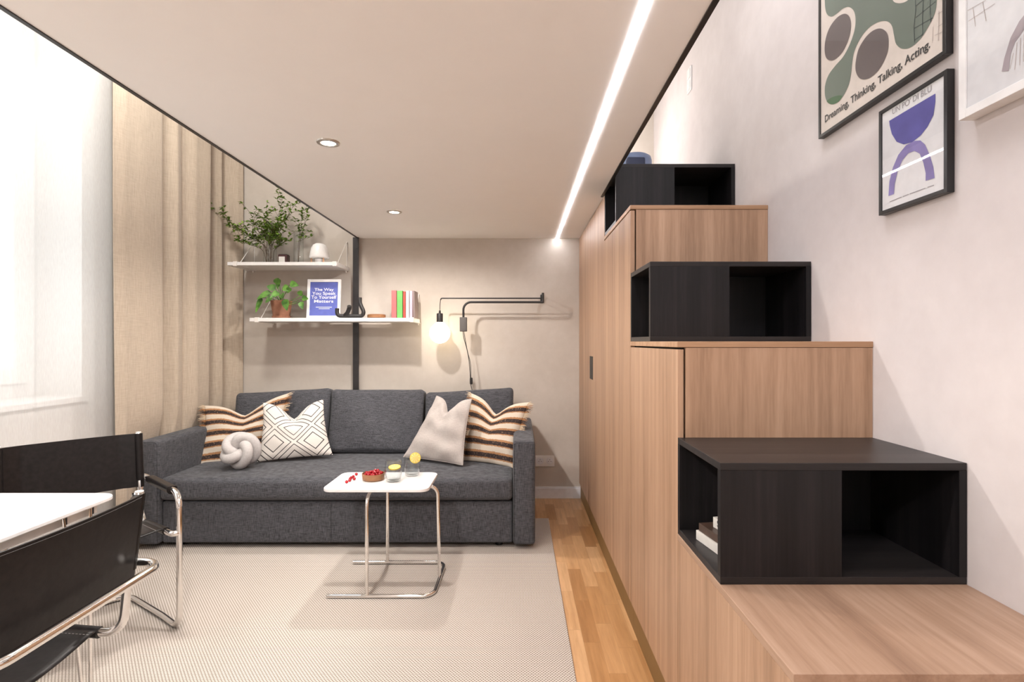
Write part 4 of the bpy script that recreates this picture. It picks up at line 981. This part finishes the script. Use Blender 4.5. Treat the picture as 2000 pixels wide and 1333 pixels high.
# black candle holder
t = thing('candle_holder', 'black curved three armed candle holder sculpture', 'candle holder', (-1.28, 4.05, Z2t))
b = nb(); Yc = 4.03; zz = Z2t + .017
def ch(px, py, Y=Yc): return tuple(Wp(px, py, Y))
def arm(pts, r): tube(b, [Vector(p) for p in smooth_poly(pts, 7, False)], r, 14)
x0 = ch(658.5, 0)[0]; x1 = ch(709, 0)[0]
tube(b, [Vector(p) for p in smooth_poly([(x0, Yc, Z2t + .072), (x0 + .001, Yc, Z2t + .035), (x0 + .018, Yc, zz), (x0 + .07, Yc, zz - .002), (x1 - .05, Yc, zz - .002), (x1 - .01, Yc, zz), (x1 + .004, Yc, Z2t + .045), (x1 - .012, Yc, Z2t + .085), (x1 - .022, Yc, Z2t + .115), (x1 - .022, Yc, Z2t + .152)], 8, False)], .0145, 16)
arm([(x0 + .055, Yc, zz), (x0 + .08, Yc - .012, Z2t + .040), (x0 + .095, Yc - .02, Z2t + .072), (x0 + .099, Yc - .03, Z2t + .086)], .0155)
obj('body', b, M['black_metal'], t, auto=50)
# wooden coaster / bowl
b = nb(); xw = Wp(735.5, 0, 4.08).x; lathe(b, [(0, .0006), (.062, .0006), (.067, .006), (.067, .026), (.058, .030), (.055, .022), (0, .018)], (xw, 4.08, Z2t), 40)
o = obj('wooden_dish', b, M['bowl_wood'], None, auto=40, origin=(xw, 4.08, Z2t)); tag(o, 'low round brown wooden dish on the lower shelf', 'dish')
# shelf books
g = 'books standing on the lower shelf'; yb_ = 4.12
def sb(px0, px1, h, mat, label, lean=0, text=None, tc=None):
    xa_ = Wp(px0, 0, 4.05).x; xb2 = Wp(px1, 0, 4.05).x
    t_ = book(label, ((xa_ + xb2) / 2, yb_, Z2t + .0006), (xb2 - xa_ - .001, .135, h), 0, mat, g, spine='-y', text=text, tcol=tc)
    if lean: t_.rotation_euler = (0, lean, 0); t_.location.z += abs(math.sin(lean)) * (xb2 - xa_) * .5
sb(764.5, 774.2, .205, M['cv_coral'], 'coral red book, leftmost on the lower shelf')
sb(775, 786, .203, M['cv_green'], 'bright green book between coral and red ones')
sb(787, 791.6, .198, M['cv_red'], 'thin dark red book right of the green one')
sb(792.4, 798.8, .204, M['cv_white'], 'white book with a small black mark on its spine')
sb(799.6, 805.4, .202, M['cv_pink'], 'pinkish grey book right of the white one')
sb(806.4, 811, .203, M['cv_dark'], 'taupe book leaning at the right end of the row', -.03)

# ------------------------------------------------------------------ dining table and chairs
dt = thing('dining_table', 'white dining table with rounded corner at the left', 'dining table', (-1.72, 1.30, .009))
TZ = .742
b = nb(); pts = fillet([(-2.10, .85, 0), (-1.285, .85, 0), (-1.285, 1.765, 0), (-2.10, 1.765, 0)], .05, 8, closed=True)
prism(b, [(p.x, p.y) for p in pts], 2, TZ - .014, TZ); obj('tabletop', b, M['table_white'], dt, bevel=.004, seg=3)
b = nb(); box(b, -2.04, -1.325, .90, 1.72, TZ - .050, TZ - .014); obj('apron', b, M['white_metal'], dt, bevel=.002)
b = nb()
for y in (1.594, 1.695): box(b, -1.3255, -1.322, y - .008, y - .002, TZ - .048, TZ - .022); box(b, -1.3255, -1.322, y + .002, y + .008, TZ - .048, TZ - .022)
obj('slots', b, M['black_metal'], dt)
for x, y, sy in ((-1.312, 1.675, -1), (-1.312, .95, 1), (-2.06, 1.675, -1), (-2.06, .95, 1)):
    b = nb(); tube(b, fillet([(x, y, TZ - .02), (x, y, .016), (x, y + sy * .012, .016), (x, y + sy * .10, TZ - .02)], .008, 5), .0052, 10); obj('leg', b, M['chrome'], dt, auto=50)

def sling_chair(label, loc, rz):
    t = thing('armchair', label, 'chair', (0, 0, 0), 'chrome tube and black leather sling chairs')
    hw, dd, r = .272, .25, .0122; za = .582; zf = .0125
    b = nb()
    loop = [(-hw, -dd, za), (hw, -dd, za), (hw, dd, za), (hw, dd, zf), (hw - .01, .08, zf), (hw - .05, -dd - .02, zf), (-hw + .05, -dd - .02, zf), (-hw + .01, .08, zf), (-hw, dd, zf), (-hw, dd, za)]
    tube(b, fillet(loop, .065, 8, closed=True), r, 16, closed=True); obj('arm_and_base_tube', b, M['chrome'], t, smooth=True)
    hs = hw - .030
    for s in (-1, 1):
        b = nb(); tube(b, fillet([(s * hs, -.197, .792), (s * hs, -.160, .50), (s * hs, -.150, .39), (s * hs, .19, .415), (s * (hs + .005), dd - .006, .415), (s * hw, dd, .415)], .085, 8), r, 16)
        obj('seat_tube', b, M['chrome'], t, smooth=True)
        b = nb(); tube(b, [(s * hs, -.1975, .793), (s * hs, -.1975, .7965)], r * .9, 16); obj('end_cap', b, M['white_metal'], t, auto=40)
        b = nb(); tube(b, [(s * hw, -.13, za), (s * hw, .16, za)], .021, 16)
        for v in b.verts:
            if v.co.z > za + .012: v.co.z = za + .012 + (v.co.z - za - .012) * .3
        obj('arm_pad', b, M['leather'], t, auto=50)
    # back strap: flat band with wrapped sleeves
    b = nb(); n = 16; zb0, zb1 = .545, .789
    def yb(z): return -.160 - (.037) * (z - .50) / .292
    for k in range(1):
        pts = []
        K = 24
        front = []
        for i in range(K + 1):
            u = -1 + 2 * i / K; x = u * hs
            front.append((x, .016 * (1 - u * u) * -1))
        rws = []
        zs = [zb0, zb0 + .005] + [zb0 + .005 + (zb1 - zb0 - .01) * j / 4 for j in range(1, 4)] + [zb1 - .005, zb1]
        prof = []
        R_ = r + .0035
        for i in range(K + 1): prof.append((front[i][0], front[i][1] - R_ + .0015))
        for a in range(1, 8): prof.append((hs + R_ * math.sin(PI * a / 8), -(R_ - .0015) * math.cos(PI * a / 8)))
        for i in range(K, -1, -1): prof.append((front[i][0], front[i][1] + (R_ - .0015 if abs(front[i][0]) > hs - .001 else (-R_ + .0065 if abs(front[i][0]) < hs - .05 else 0))))
        for a in range(1, 8): prof.append((-hs - R_ * math.sin(PI * a / 8), (R_ - .0015) * math.cos(PI * a / 8)))
        for z in zs: rws.append([b.verts.new((x, yb(z) + y, z)) for x, y in prof])
        m_ = len(prof)
        for j in range(len(zs) - 1):
            for i in range(m_): b.faces.new([rws[j][i], rws[j][(i + 1) % m_], rws[j + 1][(i + 1) % m_], rws[j + 1][i]])
        b.faces.new(list(reversed(rws[0]))); b.faces.new(rws[-1])
    bk = obj('back_strap', b, M['leather'], t, auto=35)
    for s in (-1, 1):
        q = nb(); tube(q, [(s * hs, yb(z), z) for z in (zb0 + .03, .70, zb1)], r + .0042, 18, caps=False); obj('sleeve', q, M['leather'], bk, auto=50)
    b = nb()
    for s in (-1, 1): tube(b, [(s * (hs - .035), yb(z) - R_ - .0002, z) for z in (zb0 + .004, .69, zb1 - .004)], .0014, 6)
    tube(b, [(u * (hs - .01), yb(zb1 - .007) - R_ - .0005 - .016 * (1 - u * u), zb1 - .007) for u in [-1 + i / 8 for i in range(17)]], .0007, 5)
    tube(b, [(u * (hs - .01), yb(zb0 + .007) - R_ - .0005 - .016 * (1 - u * u), zb0 + .007) for u in [-1 + i / 8 for i in range(17)]], .0007, 5)
    obj('stitching', b, M['thread'], bk, smooth=True)
    # seat sling, sagging between the side tubes
    b = nb(); K = 16; J = 10; g2 = []
    for j in range(J + 1):
        y = -.085 + .27 * j / J; row = []
        zt = .393 + .022 * (y + .115) / .30
        for i in range(K + 1):
            u = -1 + 2 * i / K; row.append(b.verts.new((u * (hs + .005), y, zt + r + .002 - .028 * (1 - u * u) - .010 * (abs(u) > .95))))
        g2.append(row)
    for j in range(J):
        for i in range(K): b.faces.new([g2[j][i], g2[j][i + 1], g2[j + 1][i + 1], g2[j + 1][i]])
    so = obj('seat_sling', b, M['leather'], t, smooth=True); md = so.modifiers.new('solid', 'SOLIDIFY'); md.thickness = .004; md.offset = 1
    for s in (-1, 1):
        b = nb(); tube(b, [(s * hs, -.085, .3935), (s * hs, .185, .415)], r + .0035, 16); obj('seat_sleeve', b, M['leather'], t, auto=50)
    for s in (-1, 1):
        b = nb()
        for k in range(26):
            y = -.08 + .26 * k / 26; zt = .393 + .022 * (y + .115) / .30; x = s * (hs - .035); u = x / (hs + .005)
            zz_ = zt + r + .0045 - .028 * (1 - u * u); box(b, x - .0006, x + .0006, y, y + .006, zz_ + .0006, zz_ + .0022)
        obj('seat_stitching', b, M['stitch'], t)
    t.location = loc; t.rotation_euler = (0, 0, rz); return t
# local +y is the way the chair faces
sling_chair('black leather sling chair seen from behind, nearest the camera', (-1.275, 1.312, .009), math.radians(90))
sling_chair('black leather sling chair behind the table, in front of the curtain', (-1.795, 2.26, .009), math.atan2(-.65, .76) - PI / 2)
